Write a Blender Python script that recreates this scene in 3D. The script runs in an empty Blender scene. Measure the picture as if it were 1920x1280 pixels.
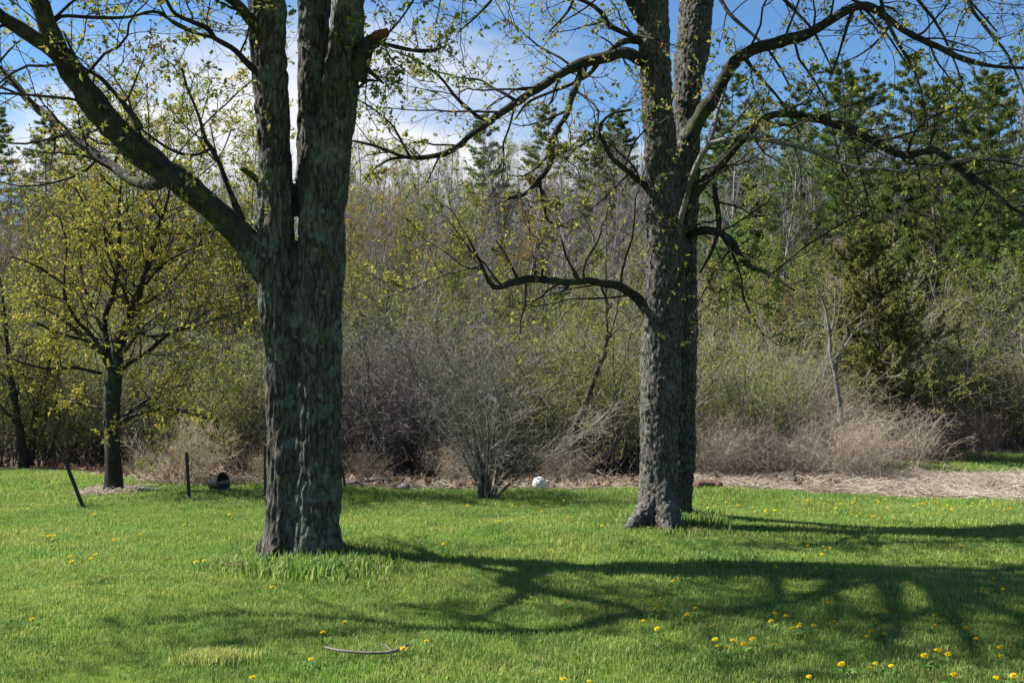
import bpy, math, time
import numpy as np
from mathutils import Vector
T0 = time.time()
# ------------------------------------------------------------------ camera, sky, sun, exposure
scene = bpy.context.scene
C = scene.collection
F = 1866.7                      # focal length in photo pixels (35 mm on 36 mm)
PITCH = math.atan(90.0 / F)
CAMH = 1.6
cam = bpy.data.cameras.new('camera'); cam.lens = 35; cam.sensor_width = 36
cam.clip_start = 0.05; cam.clip_end = 3000
camo = bpy.data.objects.new('camera', cam); C.objects.link(camo)
camo.location = (0, 0, CAMH); camo.rotation_euler = (math.pi / 2 + PITCH, 0, 0)
scene.camera = camo

SUN_EL = math.radians(47)
SUN_AZ = math.radians(-80)      # clockwise from +Y: the sun stands to the left, a little behind the trees
sdir = Vector((math.sin(SUN_AZ) * math.cos(SUN_EL), math.cos(SUN_AZ) * math.cos(SUN_EL), math.sin(SUN_EL)))
sun = bpy.data.lights.new('sun', 'SUN'); sun.energy = 5.0; sun.angle = math.radians(0.53); sun.color = (1, 0.95, 0.86)
suno = bpy.data.objects.new('sun', sun); C.objects.link(suno)
suno.rotation_euler = sdir.to_track_quat('Z', 'Y').to_euler(); suno.location = sdir * 60

world = bpy.data.worlds.new('World'); scene.world = world; world.use_nodes = True
wn = world.node_tree.nodes; wl = world.node_tree.links; wn.clear()
wo = wn.new('ShaderNodeOutputWorld'); bg = wn.new('ShaderNodeBackground'); bg.inputs[1].default_value = 0.052
sky = wn.new('ShaderNodeTexSky'); sky.sky_type = 'NISHITA'; sky.sun_disc = False
sky.sun_elevation = SUN_EL; sky.sun_rotation = SUN_AZ; sky.air_density = 1.0; sky.dust_density = 0.05; sky.ozone_density = 2.5
tc = wn.new('ShaderNodeTexCoord'); sep = wn.new('ShaderNodeSeparateXYZ'); wl.new(tc.outputs['Generated'], sep.inputs[0])
def wmath(op, a, b=None, c=None):
    n = wn.new('ShaderNodeMath'); n.operation = op
    for i, v in enumerate((a, b, c)):
        if v is None: continue
        if isinstance(v, (int, float)): n.inputs[i].default_value = v
        else: wl.new(v, n.inputs[i])
    return n.outputs[0]
zc = wmath('ADD', wmath('MAXIMUM', sep.outputs[2], 0.0), 0.10)
px = wmath('DIVIDE', sep.outputs[0], zc); py = wmath('DIVIDE', sep.outputs[1], zc)
cmb = wn.new('ShaderNodeCombineXYZ'); wl.new(px, cmb.inputs[0]); wl.new(py, cmb.inputs[1]); cmb.inputs[2].default_value = 3.7
mp = wn.new('ShaderNodeMapping'); mp.inputs['Location'].default_value = (2.1, -0.42, 0.0); wl.new(cmb.outputs[0], mp.inputs[0])
nz = wn.new('ShaderNodeTexNoise'); nz.inputs['Scale'].default_value = 0.42; nz.inputs['Detail'].default_value = 9
nz.inputs['Roughness'].default_value = 0.55; nz.inputs['Distortion'].default_value = 0.3; wl.new(mp.outputs[0], nz.inputs['Vector'])
cr = wn.new('ShaderNodeMapRange'); cr.interpolation_type = 'SMOOTHSTEP'
cr.inputs['From Min'].default_value = 0.49; cr.inputs['From Max'].default_value = 0.61
wl.new(nz.outputs['Fac'], cr.inputs['Value'])
cmix = wn.new('ShaderNodeMix'); cmix.data_type = 'RGBA'
wl.new(cr.outputs['Result'], cmix.inputs['Factor']); hsv = wn.new('ShaderNodeHueSaturation'); hsv.inputs['Saturation'].default_value = 1.2; wl.new(sky.outputs[0], hsv.inputs['Color']); wl.new(hsv.outputs[0], cmix.inputs[6]); cmix.inputs[7].default_value = (5.6, 5.7, 5.9, 1)
wl.new(cmix.outputs[2], bg.inputs[0]); wl.new(bg.outputs[0], wo.inputs[0])

vs = scene.view_settings; vs.view_transform = 'Standard'; vs.look = 'None'; vs.gamma = 1; vs.use_curve_mapping = False; vs.exposure = 1.7
cy = scene.cycles
cy.max_bounces = 5; cy.diffuse_bounces = 3; cy.glossy_bounces = 1; cy.transmission_bounces = 3; cy.transparent_max_bounces = 4
cy.caustics_reflective = False; cy.caustics_refractive = False

# ------------------------------------------------------------------ helpers
def ray(u, v):
    xc = (u - 960) / F; yc = (640 - v) / F
    return np.array([xc, math.cos(PITCH) - yc * math.sin(PITCH), math.sin(PITCH) + yc * math.cos(PITCH)])
def at(u, v, d):                                    # the place seen at photo pixel (u, v), d metres ahead
    r = ray(u, v); return np.array([0, 0, CAMH]) + r * (d / r[1])
def on_ground(u, v):
    r = ray(u, v); s = -CAMH / r[2]; p = np.array([0, 0, CAMH]) + r * s
    p[2] = height(p[0], p[1]); return p
def norm(a): return a / np.maximum(np.linalg.norm(a, axis=-1, keepdims=True), 1e-9)

def _hash(ix, iy, iz, seed):
    h = (ix.astype(np.int64) * 374761393 + iy.astype(np.int64) * 668265263 + iz.astype(np.int64) * 2147483647 + seed * 974634777) & 0xffffffff
    h = ((h ^ (h >> 13)) * 1274126177) & 0xffffffff
    h = ((h ^ (h >> 15)) * 2246822519) & 0xffffffff
    return ((h ^ (h >> 16)) & 0xffffff) / float(0xffffff)
def vnoise(p, seed=0):                              # value noise in -1..1
    p = np.asarray(p, float); i = np.floor(p); f = p - i; f = f * f * (3 - 2 * f); r = 0
    for dx in (0, 1):
        for dy in (0, 1):
            for dz in (0, 1):
                w = (f[:, 0] if dx else 1 - f[:, 0]) * (f[:, 1] if dy else 1 - f[:, 1]) * (f[:, 2] if dz else 1 - f[:, 2])
                r = r + w * _hash(i[:, 0] + dx, i[:, 1] + dy, i[:, 2] + dz, seed)
    return r * 2 - 1
def fbm(p, seed=0, o=4):
    r = 0; a = 1; t = 0
    for k in range(o):
        r = r + a * vnoise(np.asarray(p) * (2.03 ** k), seed + k); t += a; a *= 0.5
    return r / t
def worley(p, seed=0):                              # nearest, second nearest distance and the cell's own number
    i = np.floor(p); n = len(p); d1 = np.full(n, 9.); d2 = np.full(n, 9.); idv = np.zeros(n)
    for dx in (-1, 0, 1):
        for dy in (-1, 0, 1):
            for dz in (-1, 0, 1):
                c = i + np.array([dx, dy, dz])
                q = np.stack([_hash(c[:, 0], c[:, 1], c[:, 2], seed + s) for s in (1, 2, 3)], 1) + c
                d = np.linalg.norm(q - p, axis=1); h = _hash(c[:, 0], c[:, 1], c[:, 2], seed + 9)
                m = d < d1
                d2 = np.where(m, d1, np.minimum(d2, d)); idv = np.where(m, h, idv); d1 = np.where(m, d, d1)
    return d1, d2, idv

class MB:                                           # collects vertices and faces, builds ONE mesh
    def __init__(s): s.V = []; s.F = {3: [], 4: []}; s.M = {3: [], 4: []}; s.A = []; s.n = 0
    def add(s, V, Fa, var=0.5, mat=0):
        V = np.asarray(V, float).reshape(-1, 3); Fa = np.asarray(Fa, np.int64)
        k = Fa.shape[1]; s.V.append(V); s.F[k].append(Fa + s.n); s.M[k].append(np.full(len(Fa), mat))
        s.A.append(np.broadcast_to(np.asarray(var, float), (len(V),)).copy() if np.ndim(var) < 1 else np.asarray(var, float)); s.n += len(V)
        return s
    def mesh(s, name, mats, smooth=True):
        V = np.concatenate(s.V); A = np.concatenate(s.A)
        me = bpy.data.meshes.new(name); me.vertices.add(len(V)); me.vertices.foreach_set('co', V.ravel().astype(np.float32))
        fs = []; ls = []; mi = []
        for k in (3, 4):
            if s.F[k]:
                q = np.concatenate(s.F[k]); fs.append(q.ravel()); ls.append(np.full(len(q), k)); mi.append(np.concatenate(s.M[k]))
        fs = np.concatenate(fs); ls = np.concatenate(ls); mi = np.concatenate(mi)
        me.loops.add(len(fs)); me.loops.foreach_set('vertex_index', fs.astype(np.int32))
        me.polygons.add(len(ls)); me.polygons.foreach_set('loop_start', np.concatenate([[0], np.cumsum(ls)[:-1]]).astype(np.int32))
        me.polygons.foreach_set('material_index', mi.astype(np.int32))
        me.polygons.foreach_set('use_smooth', np.full(len(ls), smooth))
        at_ = me.attributes.new('var', 'FLOAT', 'POINT'); at_.data.foreach_set('value', A.astype(np.float32))
        me.update(calc_edges=True); me.validate()
        for m in (mats if isinstance(mats, (list, tuple)) else [mats]): me.materials.append(m)
        return me
    def obj(s, name, mats, parent=None, smooth=True):
        return link(name, s.mesh(name, mats, smooth), parent)
def link(name, me, parent=None):
    o = bpy.data.objects.new(name, me); C.objects.link(o)
    if parent is not None:
        o.parent = parent
        if name in ('branches', 'twigs', 'crown', 'stems', 'studs'): o['kind'] = 'stuff'
    return o
def tag(o, label=None, cat=None, group=None, kind=None):
    for k, v in (('label', label), ('category', cat), ('group', group), ('kind', kind)):
        if v: o[k] = v
    return o
def empty(name, loc=(0, 0, 0), rz=0, sc=1.0):
    o = bpy.data.objects.new(name, None); C.objects.link(o); o.empty_display_size = 0.2
    o.location = loc; o.rotation_euler = (0, 0, rz); o.scale = (sc, sc, sc); return o

def tubes(P, R, s=3):
    P = np.asarray(P, float); R = np.asarray(R, float); B, n, _ = P.shape
    Tn = norm(np.gradient(P, axis=1)); mean = norm(P[:, -1] - P[:, 0])
    ref = np.where(np.abs(mean[:, 2:3]) < 0.8, np.array([[0, 0, 1.]]), np.array([[0.93, 0.37, 0]]))[:, None, :]
    N1 = norm(np.cross(Tn, np.broadcast_to(ref, Tn.shape))); N2 = np.cross(Tn, N1)
    a = np.arange(s) * 2 * np.pi / s
    V = P[:, :, None] + R[:, :, None, None] * (np.cos(a)[None, None, :, None] * N1[:, :, None] + np.sin(a)[None, None, :, None] * N2[:, :, None])
    base = (np.arange(B) * n * s)[:, None, None] + (np.arange(n - 1) * s)[None, :, None]
    j = np.arange(s)[None, None]; j2 = (j + 1) % s
    Fq = np.stack([base + j, base + j2, base + s + j2, base + s + j], -1).reshape(-1, 4)
    return V.reshape(-1, 3), Fq
def spline(pts, n):                                 # Catmull-Rom resampling of (..., k) control rows
    p = np.asarray(pts, float); m = len(p)
    if m == 2: return p[0] + (p[1] - p[0]) * np.linspace(0, 1, n)[:, None]
    q = np.vstack([2 * p[0] - p[1], p, 2 * p[-1] - p[-2]])
    seg = np.concatenate([[0], np.cumsum(np.linalg.norm(np.diff(p[:, :3], axis=0), axis=1))]); x = np.linspace(0, seg[-1], n)
    i = np.clip(np.searchsorted(seg, x, 'right') - 1, 0, m - 2); t = ((x - seg[i]) / np.maximum(seg[i + 1] - seg[i], 1e-9))[:, None]
    a, b, c, d = q[i], q[i + 1], q[i + 2], q[i + 3]
    return 0.5 * (2 * b + (c - a) * t + (2 * a - 5 * b + 4 * c - d) * t * t + (3 * b - a - 3 * c + d) * t ** 3)
def grow(rng, P, R, k, t=(0.2, 1.0), ang=50, asd=12, L=1.0, Lsd=0.25, prof=None, n=6, up=0.0, wig=0.15, rr=0.5, rmin=0.002, rmax=9.0, taper=0.85, flat=0.0):
    B, m, _ = P.shape
    tt = t[0] + (t[1] - t[0]) * (np.arange(k)[None] + rng.random((B, k))) / k
    x = np.clip(tt * (m - 1), 0, m - 1.0001); i = x.astype(int); f = (x - i)[..., None]; bi = np.arange(B)[:, None]
    pos = P[bi, i] * (1 - f) + P[bi, i + 1] * f; Tn = norm(P[bi, i + 1] - P[bi, i])
    rad = R[bi, i] * (1 - f[..., 0]) + R[bi, i + 1] * f[..., 0]
    phi = np.arange(k)[None] * 2.39996 + rng.random((B, 1)) * 6.28 + rng.normal(0, 0.5, (B, k))
    ref = np.where(np.abs(Tn[..., 2:3]) < 0.85, np.array([0, 0, 1.]), np.array([1., 0, 0]))
    N1 = norm(np.cross(Tn, ref)); N2 = np.cross(Tn, N1)
    a = np.radians(rng.normal(ang, asd, (B, k)))[..., None]
    D = np.cos(a) * Tn + np.sin(a) * (np.cos(phi)[..., None] * N1 + np.sin(phi)[..., None] * N2)
    if flat: D[..., 2] *= (1 - flat)
    D = norm(D)
    ln = np.broadcast_to(np.asarray(L, float).reshape(-1, 1) if np.ndim(L) else L, (B, k)) * np.clip(1 + Lsd * rng.normal(size=(B, k)), 0.35, 1.9)
    if prof is not None: ln = ln * prof(tt)
    D = D.reshape(-1, 3); p = pos.reshape(-1, 3); ln = ln.reshape(-1); rad = rad.reshape(-1)
    out = [p]; st = (ln / (n - 1))[:, None]
    for j in range(n - 1):
        out.append(out[-1] + D * st)
        D = norm(D + rng.normal(0, wig, D.shape) + np.array([0, 0, up]))
    s = np.linspace(0, 1, n)[None]
    r0 = np.clip(rad * rr, rmin, rmax)[:, None]
    return np.stack(out, 1), np.maximum(r0 * (1 - taper * s), rmin), ln
def along(rng, P, k, t=(0.3, 1.0)):                 # k random points on each polyline
    B, m, _ = P.shape; x = np.clip((t[0] + (t[1] - t[0]) * rng.random((B, k))) * (m - 1), 0, m - 1.0001); i = x.astype(int); f = (x - i)[..., None]
    b = np.arange(B)[:, None]; return (P[b, i] * (1 - f) + P[b, i + 1] * f).reshape(-1, 3)
def leaves(rng, pos, size, wide=0.55, bias=(0, 0, 0.1), spread=0.0, szsd=0.3):
    N = len(pos); a = norm(rng.normal(size=(N, 3)) + np.array(bias)); w = norm(np.cross(a, rng.normal(size=(N, 3)))); nn = np.cross(a, w)
    s = (size * np.clip(1 + szsd * rng.normal(size=N), 0.4, 2))[:, None]
    p = pos + rng.normal(0, 1, (N, 3)) * spread
    V = np.stack([p, p + s * (0.45 * a + wide * 0.5 * w + 0.12 * nn), p + s * a, p + s * (0.45 * a - wide * 0.5 * w + 0.12 * nn)], 1)
    return V.reshape(-1, 3), (np.arange(N) * 4)[:, None] + np.arange(4)[None], np.repeat(rng.random(N), 4)
def needles(rng, pos, size, k, width, up=0.35, axis=None):   # tufts of k thin blades
    N = len(pos); a = rng.normal(size=(N, k, 3)); a[..., 2] += up
    if axis is not None: a = a + axis[:, None] * 1.5
    a = norm(a); w = norm(np.cross(a, rng.normal(size=(N, k, 3))))
    s = size * (0.7 + 0.6 * rng.random((N, k, 1))); p = pos[:, None]
    V = np.stack([p - w * width * 0.5, p + w * width * 0.5, p + a * s], 2)
    return V.reshape(-1, 3), (np.arange(N * k) * 3)[:, None] + np.arange(3)[None], np.repeat(np.repeat(rng.random(N), k), 3)

# ------------------------------------------------------------------ materials
def mat(name):
    m = bpy.data.materials.new(name); m.use_nodes = True; nt = m.node_tree; nt.nodes.clear()
    o = nt.nodes.new('ShaderNodeOutputMaterial'); return m, nt, o
def nd(nt, typ, **kw):
    n = nt.nodes.new(typ)
    for k, v in kw.items(): setattr(n, k, v)
    return n
def ramp(nt, fac, stops, interp='LINEAR'):
    r = nd(nt, 'ShaderNodeValToRGB'); r.color_ramp.interpolation = interp; e = r.color_ramp.elements
    while len(e) < len(stops): e.new(0.5)
    for el, (p, c) in zip(e, stops): el.position = p; el.color = (*c, 1) if len(c) == 3 else c
    nt.links.new(fac, r.inputs[0]); return r.outputs[0]
def noise(nt, vec, scale, detail=4, rough=0.55, dist=0.0):
    n = nd(nt, 'ShaderNodeTexNoise'); n.inputs['Scale'].default_value = scale; n.inputs['Detail'].default_value = detail
    n.inputs['Roughness'].default_value = rough; n.inputs['Distortion'].default_value = dist; nt.links.new(vec, n.inputs['Vector']); return n.outputs['Fac']
def mixc(nt, fac, a, b, mode='MIX'):
    n = nd(nt, 'ShaderNodeMix'); n.data_type = 'RGBA'; n.blend_type = mode
    for sock, v in ((n.inputs['Factor'], fac), (n.inputs[6], a), (n.inputs[7], b)):
        if isinstance(v, (int, float)): sock.default_value = v
        elif isinstance(v, tuple): sock.default_value = (*v, 1) if len(v) == 3 else v
        else: nt.links.new(v, sock)
    return n.outputs[2]
def pos_vec(nt, sc=(1, 1, 1), kind='Object'):
    if kind == 'World': src = nd(nt, 'ShaderNodeNewGeometry').outputs['Position']
    else: src = nd(nt, 'ShaderNodeTexCoord').outputs[kind]
    m = nd(nt, 'ShaderNodeMapping'); m.inputs['Scale'].default_value = sc; nt.links.new(src, m.inputs[0]); return m.outputs[0]

def bark_mat(name, c0, c1, lichen=0.0, lc=(0.10, 0.17, 0.14), bump=0.6, sc=1.0, moss=0.0, crack=20, cz=0.22, ckl=0.3):
    m, nt, o = mat(name); b = nd(nt, 'ShaderNodeBsdfPrincipled'); b.inputs['Roughness'].default_value = 0.92; b.inputs['Specular IOR Level'].default_value = 0.15
    v1 = pos_vec(nt, (sc, sc, sc * 0.28)); v0 = pos_vec(nt, (1, 1, 1))
    n1 = noise(nt, v1, 26, 7, 0.65, 0.4); n2 = noise(nt, v0, 3.1, 4)
    col = ramp(nt, n1, [(0.32, c0), (0.68, c1)])
    col = mixc(nt, 0.35, col, ramp(nt, n2, [(0.3, tuple(x * 0.6 for x in c0)), (0.7, tuple(x * 1.05 for x in c1))]))
    vs_ = nd(nt, 'ShaderNodeTexVoronoi'); vs_.feature = 'DISTANCE_TO_EDGE'; vs_.inputs['Scale'].default_value = crack
    vv = pos_vec(nt, (1, 1, cz)); wob = nd(nt, 'ShaderNodeMix'); wob.data_type = 'VECTOR'; wob.inputs['Factor'].default_value = 0.09
    nzc = nd(nt, 'ShaderNodeTexNoise'); nzc.inputs['Scale'].default_value = 14; nzc.inputs['Detail'].default_value = 4; nt.links.new(vv, nzc.inputs['Vector'])
    nt.links.new(vv, wob.inputs[4]); nt.links.new(nzc.outputs['Color'], wob.inputs[5]); nt.links.new(wob.outputs[1], vs_.inputs['Vector'])
    ck = ramp(nt, vs_.outputs['Distance'], [(0.0, (ckl, ckl, ckl)), (0.17, (1, 1, 1))])
    fine = ramp(nt, noise(nt, pos_vec(nt, (1, 1, 0.2)), 85, 4, 0.7), [(0.3, (0.55, 0.55, 0.55)), (0.7, (1.0, 1.0, 1.0))])
    col = mixc(nt, 1.0, mixc(nt, 1.0, col, ck, 'MULTIPLY'), fine, 'MULTIPLY')
    if lichen:
        vl = pos_vec(nt, (1, 1, 0.7))
        a = ramp(nt, noise(nt, vl, 4.2, 6, 0.68, 0.2), [(0.60 - 0.18 * lichen, (0, 0, 0)), (0.67 - 0.18 * lichen, (1, 1, 1))])
        f = ramp(nt, noise(nt, v0, 60, 4, 0.7), [(0.36, (0.25, 0.25, 0.25)), (0.58, (1, 1, 1))])
        lcol = ramp(nt, noise(nt, v0, 15, 4), [(0.35, tuple(x * 0.6 for x in lc)), (0.66, tuple(x * 1.35 for x in lc))])
        col = mixc(nt, mixc(nt, 1.0, a, f, 'MULTIPLY'), col, lcol)
        vo = nd(nt, 'ShaderNodeTexVoronoi'); vo.inputs['Scale'].default_value = 9; nt.links.new(v0, vo.inputs['Vector'])
        sp = ramp(nt, vo.outputs['Distance'], [(0.16, (1, 1, 1)), (0.26, (0, 0, 0))])
        keep = ramp(nt, noise(nt, v0, 2.3, 2), [(0.5, (0, 0, 0)), (0.56, (0.75, 0.75, 0.75))])
        col = mixc(nt, mixc(nt, 1.0, sp, keep, 'MULTIPLY'), col, (0.12, 0.15, 0.13))
    if moss:
        a = ramp(nt, noise(nt, v0, 2.6, 6, 0.7), [(0.62 - 0.2 * moss, (0, 0, 0)), (0.72 - 0.2 * moss, (0.8, 0.8, 0.8))])
        col = mixc(nt, a, col, (0.055, 0.07, 0.02))
    nt.links.new(col, b.inputs['Base Color'])
    bp = nd(nt, 'ShaderNodeBump'); bp.inputs['Strength'].default_value = bump; bp.inputs['Distance'].default_value = 0.012
    hm = nd(nt, 'ShaderNodeMath'); hm.operation = 'ADD'; nt.links.new(n1, hm.inputs[0]); nt.links.new(ck, hm.inputs[1])
    nt.links.new(hm.outputs[0], bp.inputs['Height']); nt.links.new(bp.outputs[0], b.inputs['Normal']); nt.links.new(b.outputs[0], o.inputs[0]); return m
def plain_bark(name, c0, c1, sc=8):
    m, nt, o = mat(name); b = nd(nt, 'ShaderNodeBsdfDiffuse')
    v = pos_vec(nt, (1, 1, 0.35)); oi = nd(nt, 'ShaderNodeObjectInfo')
    col = ramp(nt, noise(nt, v, sc, 3, 0.6), [(0.33, c0), (0.67, c1)])
    br = nd(nt, 'ShaderNodeHueSaturation'); nt.links.new(col, br.inputs['Color'])
    mr = nd(nt, 'ShaderNodeMapRange'); mr.inputs['To Min'].default_value = 0.72; mr.inputs['To Max'].default_value = 1.25; nt.links.new(oi.outputs['Random'], mr.inputs['Value'])
    nt.links.new(mr.outputs[0], br.inputs['Value']); nt.links.new(br.outputs[0], b.inputs['Color']); nt.links.new(b.outputs[0], o.inputs[0]); return m
def leaf_mat(name, stops, transl=0.4, hue=0.02, val=0.25):
    m, nt, o = mat(name); at_ = nd(nt, 'ShaderNodeAttribute'); at_.attribute_name = 'var'
    col = ramp(nt, at_.outputs['Fac'], stops); oi = nd(nt, 'ShaderNodeObjectInfo')
    hs = nd(nt, 'ShaderNodeHueSaturation'); nt.links.new(col, hs.inputs['Color'])
    for k, (lo, hi) in (('Hue', (0.5 - hue, 0.5 + hue)), ('Value', (1 - val, 1 + val))):
        mr = nd(nt, 'ShaderNodeMapRange'); mr.inputs['To Min'].default_value = lo; mr.inputs['To Max'].default_value = hi
        nt.links.new(oi.outputs['Random'], mr.inputs['Value']); nt.links.new(mr.outputs[0], hs.inputs[k])
    d = nd(nt, 'ShaderNodeBsdfDiffuse'); t = nd(nt, 'ShaderNodeBsdfTranslucent'); mx = nd(nt, 'ShaderNodeMixShader'); mx.inputs[0].default_value = transl
    nt.links.new(hs.outputs[0], d.inputs['Color']); nt.links.new(hs.outputs[0], t.inputs['Color'])
    nt.links.new(d.outputs[0], mx.inputs[1]); nt.links.new(t.outputs[0], mx.inputs[2]); nt.links.new(mx.outputs[0], o.inputs[0]); return m
def flat_mat(name, c0, c1, scale=20, rough=0.8, spec=0.3, bump=0.2):
    m, nt, o = mat(name); b = nd(nt, 'ShaderNodeBsdfPrincipled'); b.inputs['Roughness'].default_value = rough; b.inputs['Specular IOR Level'].default_value = spec
    v = pos_vec(nt); n1 = noise(nt, v, scale, 5, 0.6); nt.links.new(ramp(nt, n1, [(0.3, c0), (0.7, c1)]), b.inputs['Base Color'])
    bp = nd(nt, 'ShaderNodeBump'); bp.inputs['Strength'].default_value = bump; bp.inputs['Distance'].default_value = 0.01
    nt.links.new(n1, bp.inputs['Height']); nt.links.new(bp.outputs[0], b.inputs['Normal']); nt.links.new(b.outputs[0], o.inputs[0]); return m

M = {}
M['maple_bark'] = bark_mat('maple_bark', (0.026, 0.022, 0.019), (0.15, 0.136, 0.118), lichen=0.42, lc=(0.085, 0.115, 0.094), moss=0.12)
M['shag_bark'] = bark_mat('shaggy_bark', (0.016, 0.0145, 0.013), (0.19, 0.182, 0.167), lichen=0.05, lc=(0.03, 0.05, 0.042), sc=1.3, ckl=0.35, crack=24, cz=0.4)
M['limb_bark'] = bark_mat('limb_bark', (0.016, 0.014, 0.012), (0.07, 0.064, 0.056), lichen=0.3, lc=(0.035, 0.05, 0.04), moss=0.4, crack=30, cz=0.7, ckl=0.6)
M['pale_limb'] = bark_mat('pale_limb_bark', (0.10, 0.095, 0.085), (0.30, 0.29, 0.27), lichen=0.3, lc=(0.05, 0.06, 0.05), crack=26, cz=0.8, ckl=0.6)
M['twig'] = plain_bark('twig_bark', (0.022, 0.018, 0.015), (0.07, 0.06, 0.05))
M['broken'] = flat_mat('broken_wood', (0.03, 0.018, 0.012), (0.16, 0.06, 0.03), 30, bump=0.8)
M['grey_bark'] = plain_bark('grey_bark', (0.10, 0.095, 0.09), (0.22, 0.21, 0.20))
M['grey_twig'] = plain_bark('grey_twig', (0.14, 0.13, 0.125), (0.27, 0.25, 0.245))
M['brown_bark'] = plain_bark('brown_bark', (0.05, 0.043, 0.036), (0.13, 0.115, 0.10))
M['shrub_twig'] = plain_bark('shrub_twig', (0.13, 0.12, 0.10), (0.27, 0.25, 0.22))
M['vine_twig'] = plain_bark('vine_twig', (0.075, 0.068, 0.07), (0.19, 0.175, 0.175))
M['dark_twig'] = plain_bark('dark_twig', (0.05, 0.045, 0.045), (0.12, 0.11, 0.105))
M['tan_cane'] = plain_bark('tan_cane', (0.19, 0.155, 0.12), (0.38, 0.32, 0.25))
M['red_cane'] = plain_bark('red_cane', (0.15, 0.105, 0.085), (0.29, 0.21, 0.17))
M['straw'] = leaf_mat('straw', [(0, (0.22, 0.18, 0.13)), (0.5, (0.38, 0.32, 0.25)), (1, (0.52, 0.47, 0.40))], 0.15, 0.005, 0.1)
M['litter'] = leaf_mat('leaf_litter', [(0, (0.10, 0.06, 0.035)), (0.6, (0.22, 0.15, 0.09)), (1, (0.34, 0.27, 0.20))], 0.1, 0.01, 0.1)
M['maple_leaf'] = leaf_mat('maple_leaf', [(0, (0.14, 0.17, 0.035)), (0.55, (0.24, 0.27, 0.06)), (0.85, (0.32, 0.31, 0.08)), (1, (0.34, 0.22, 0.08))], 0.45, 0.0, 0.0)
M['young_leaf'] = leaf_mat('young_leaf', [(0, (0.17, 0.19, 0.03)), (0.5, (0.28, 0.28, 0.055)), (0.85, (0.36, 0.32, 0.07)), (1, (0.38, 0.23, 0.07))], 0.4, 0.0, 0.0)
M['olive_leaf'] = leaf_mat('olive_leaf', [(0, (0.11, 0.14, 0.03)), (0.6, (0.20, 0.225, 0.05)), (1, (0.27, 0.27, 0.07))], 0.45, 0.02, 0.25)
M['gold_leaf'] = leaf_mat('gold_leaf', [(0, (0.22, 0.20, 0.04)), (0.6, (0.34, 0.27, 0.065)), (1, (0.36, 0.21, 0.07))], 0.4, 0.015, 0.2)
M['rust_leaf'] = leaf_mat('rust_leaf', [(0, (0.16, 0.10, 0.05)), (0.6, (0.26, 0.16, 0.09)), (1, (0.32, 0.2, 0.11))], 0.35, 0.01, 0.2)
M['lime_leaf'] = leaf_mat('lime_leaf', [(0, (0.15, 0.19, 0.03)), (0.6, (0.26, 0.30, 0.055)), (1, (0.33, 0.33, 0.08))], 0.45, 0.01, 0.15)
M['pine'] = leaf_mat('pine_needles', [(0, (0.055, 0.095, 0.035)), (0.6, (0.10, 0.15, 0.045)), (1, (0.16, 0.19, 0.055))], 0.4, 0.025, 0.25)
M['cedar'] = leaf_mat('cedar_spray', [(0, (0.09, 0.105, 0.035)), (0.6, (0.16, 0.17, 0.055)), (1, (0.23, 0.21, 0.075))], 0.4, 0.0, 0.0)

def grass_mat(name, dull=1.0):
    m, nt, o = mat(name); at_ = nd(nt, 'ShaderNodeAttribute'); at_.attribute_name = 'var'
    p = pos_vec(nt, (1, 1, 1), 'World')
    base = ramp(nt, at_.outputs['Fac'], [(0, (0.08, 0.17, 0.03)), (0.6, (0.135, 0.25, 0.05)), (0.93, (0.21, 0.30, 0.075)), (1, (0.36, 0.33, 0.17))])
    a = ramp(nt, noise(nt, p, 0.8, 5, 0.65), [(0.38, (0, 0, 0)), (0.66, (1, 1, 1))])
    col = mixc(nt, a, base, ramp(nt, at_.outputs['Fac'], [(0, (0.14, 0.20, 0.035)), (0.6, (0.22, 0.28, 0.06)), (1, (0.36, 0.34, 0.13))]))
    b = ramp(nt, noise(nt, p, 2.6, 4, 0.6), [(0.52, (0, 0, 0)), (0.72, (0.75, 0.75, 0.75))])
    col = mixc(nt, b, col, (0.055, 0.135, 0.026))
    thin = ramp(nt, noise(nt, p, 1.3, 6, 0.72, 0.4), [(0.60, (0, 0, 0)), (0.72, (0.65, 0.65, 0.65))])
    col = mixc(nt, thin, col, ramp(nt, at_.outputs['Fac'], [(0, (0.15, 0.18, 0.05)), (1, (0.36, 0.32, 0.17))]))
    big = ramp(nt, noise(nt, p, 0.33, 3, 0.5), [(0.35, (0.92, 0.94, 0.94)), (0.65, (1.35, 1.28, 1.2))])
    col = mixc(nt, 1.0, col, big, 'MULTIPLY')
    d = nd(nt, 'ShaderNodeBsdfPrincipled'); d.inputs['Roughness'].default_value = 0.55; d.inputs['Specular IOR Level'].default_value = 0.25
    t = nd(nt, 'ShaderNodeBsdfTranslucent'); mx = nd(nt, 'ShaderNodeMixShader'); mx.inputs[0].default_value = 0.4
    nt.links.new(col, d.inputs['Base Color']); nt.links.new(col, t.inputs['Color'])
    nt.links.new(d.outputs[0], mx.inputs[1]); nt.links.new(t.outputs[0], mx.inputs[2]); nt.links.new(mx.outputs[0], o.inputs[0]); return m
M['grass'] = grass_mat('grass')

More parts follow.
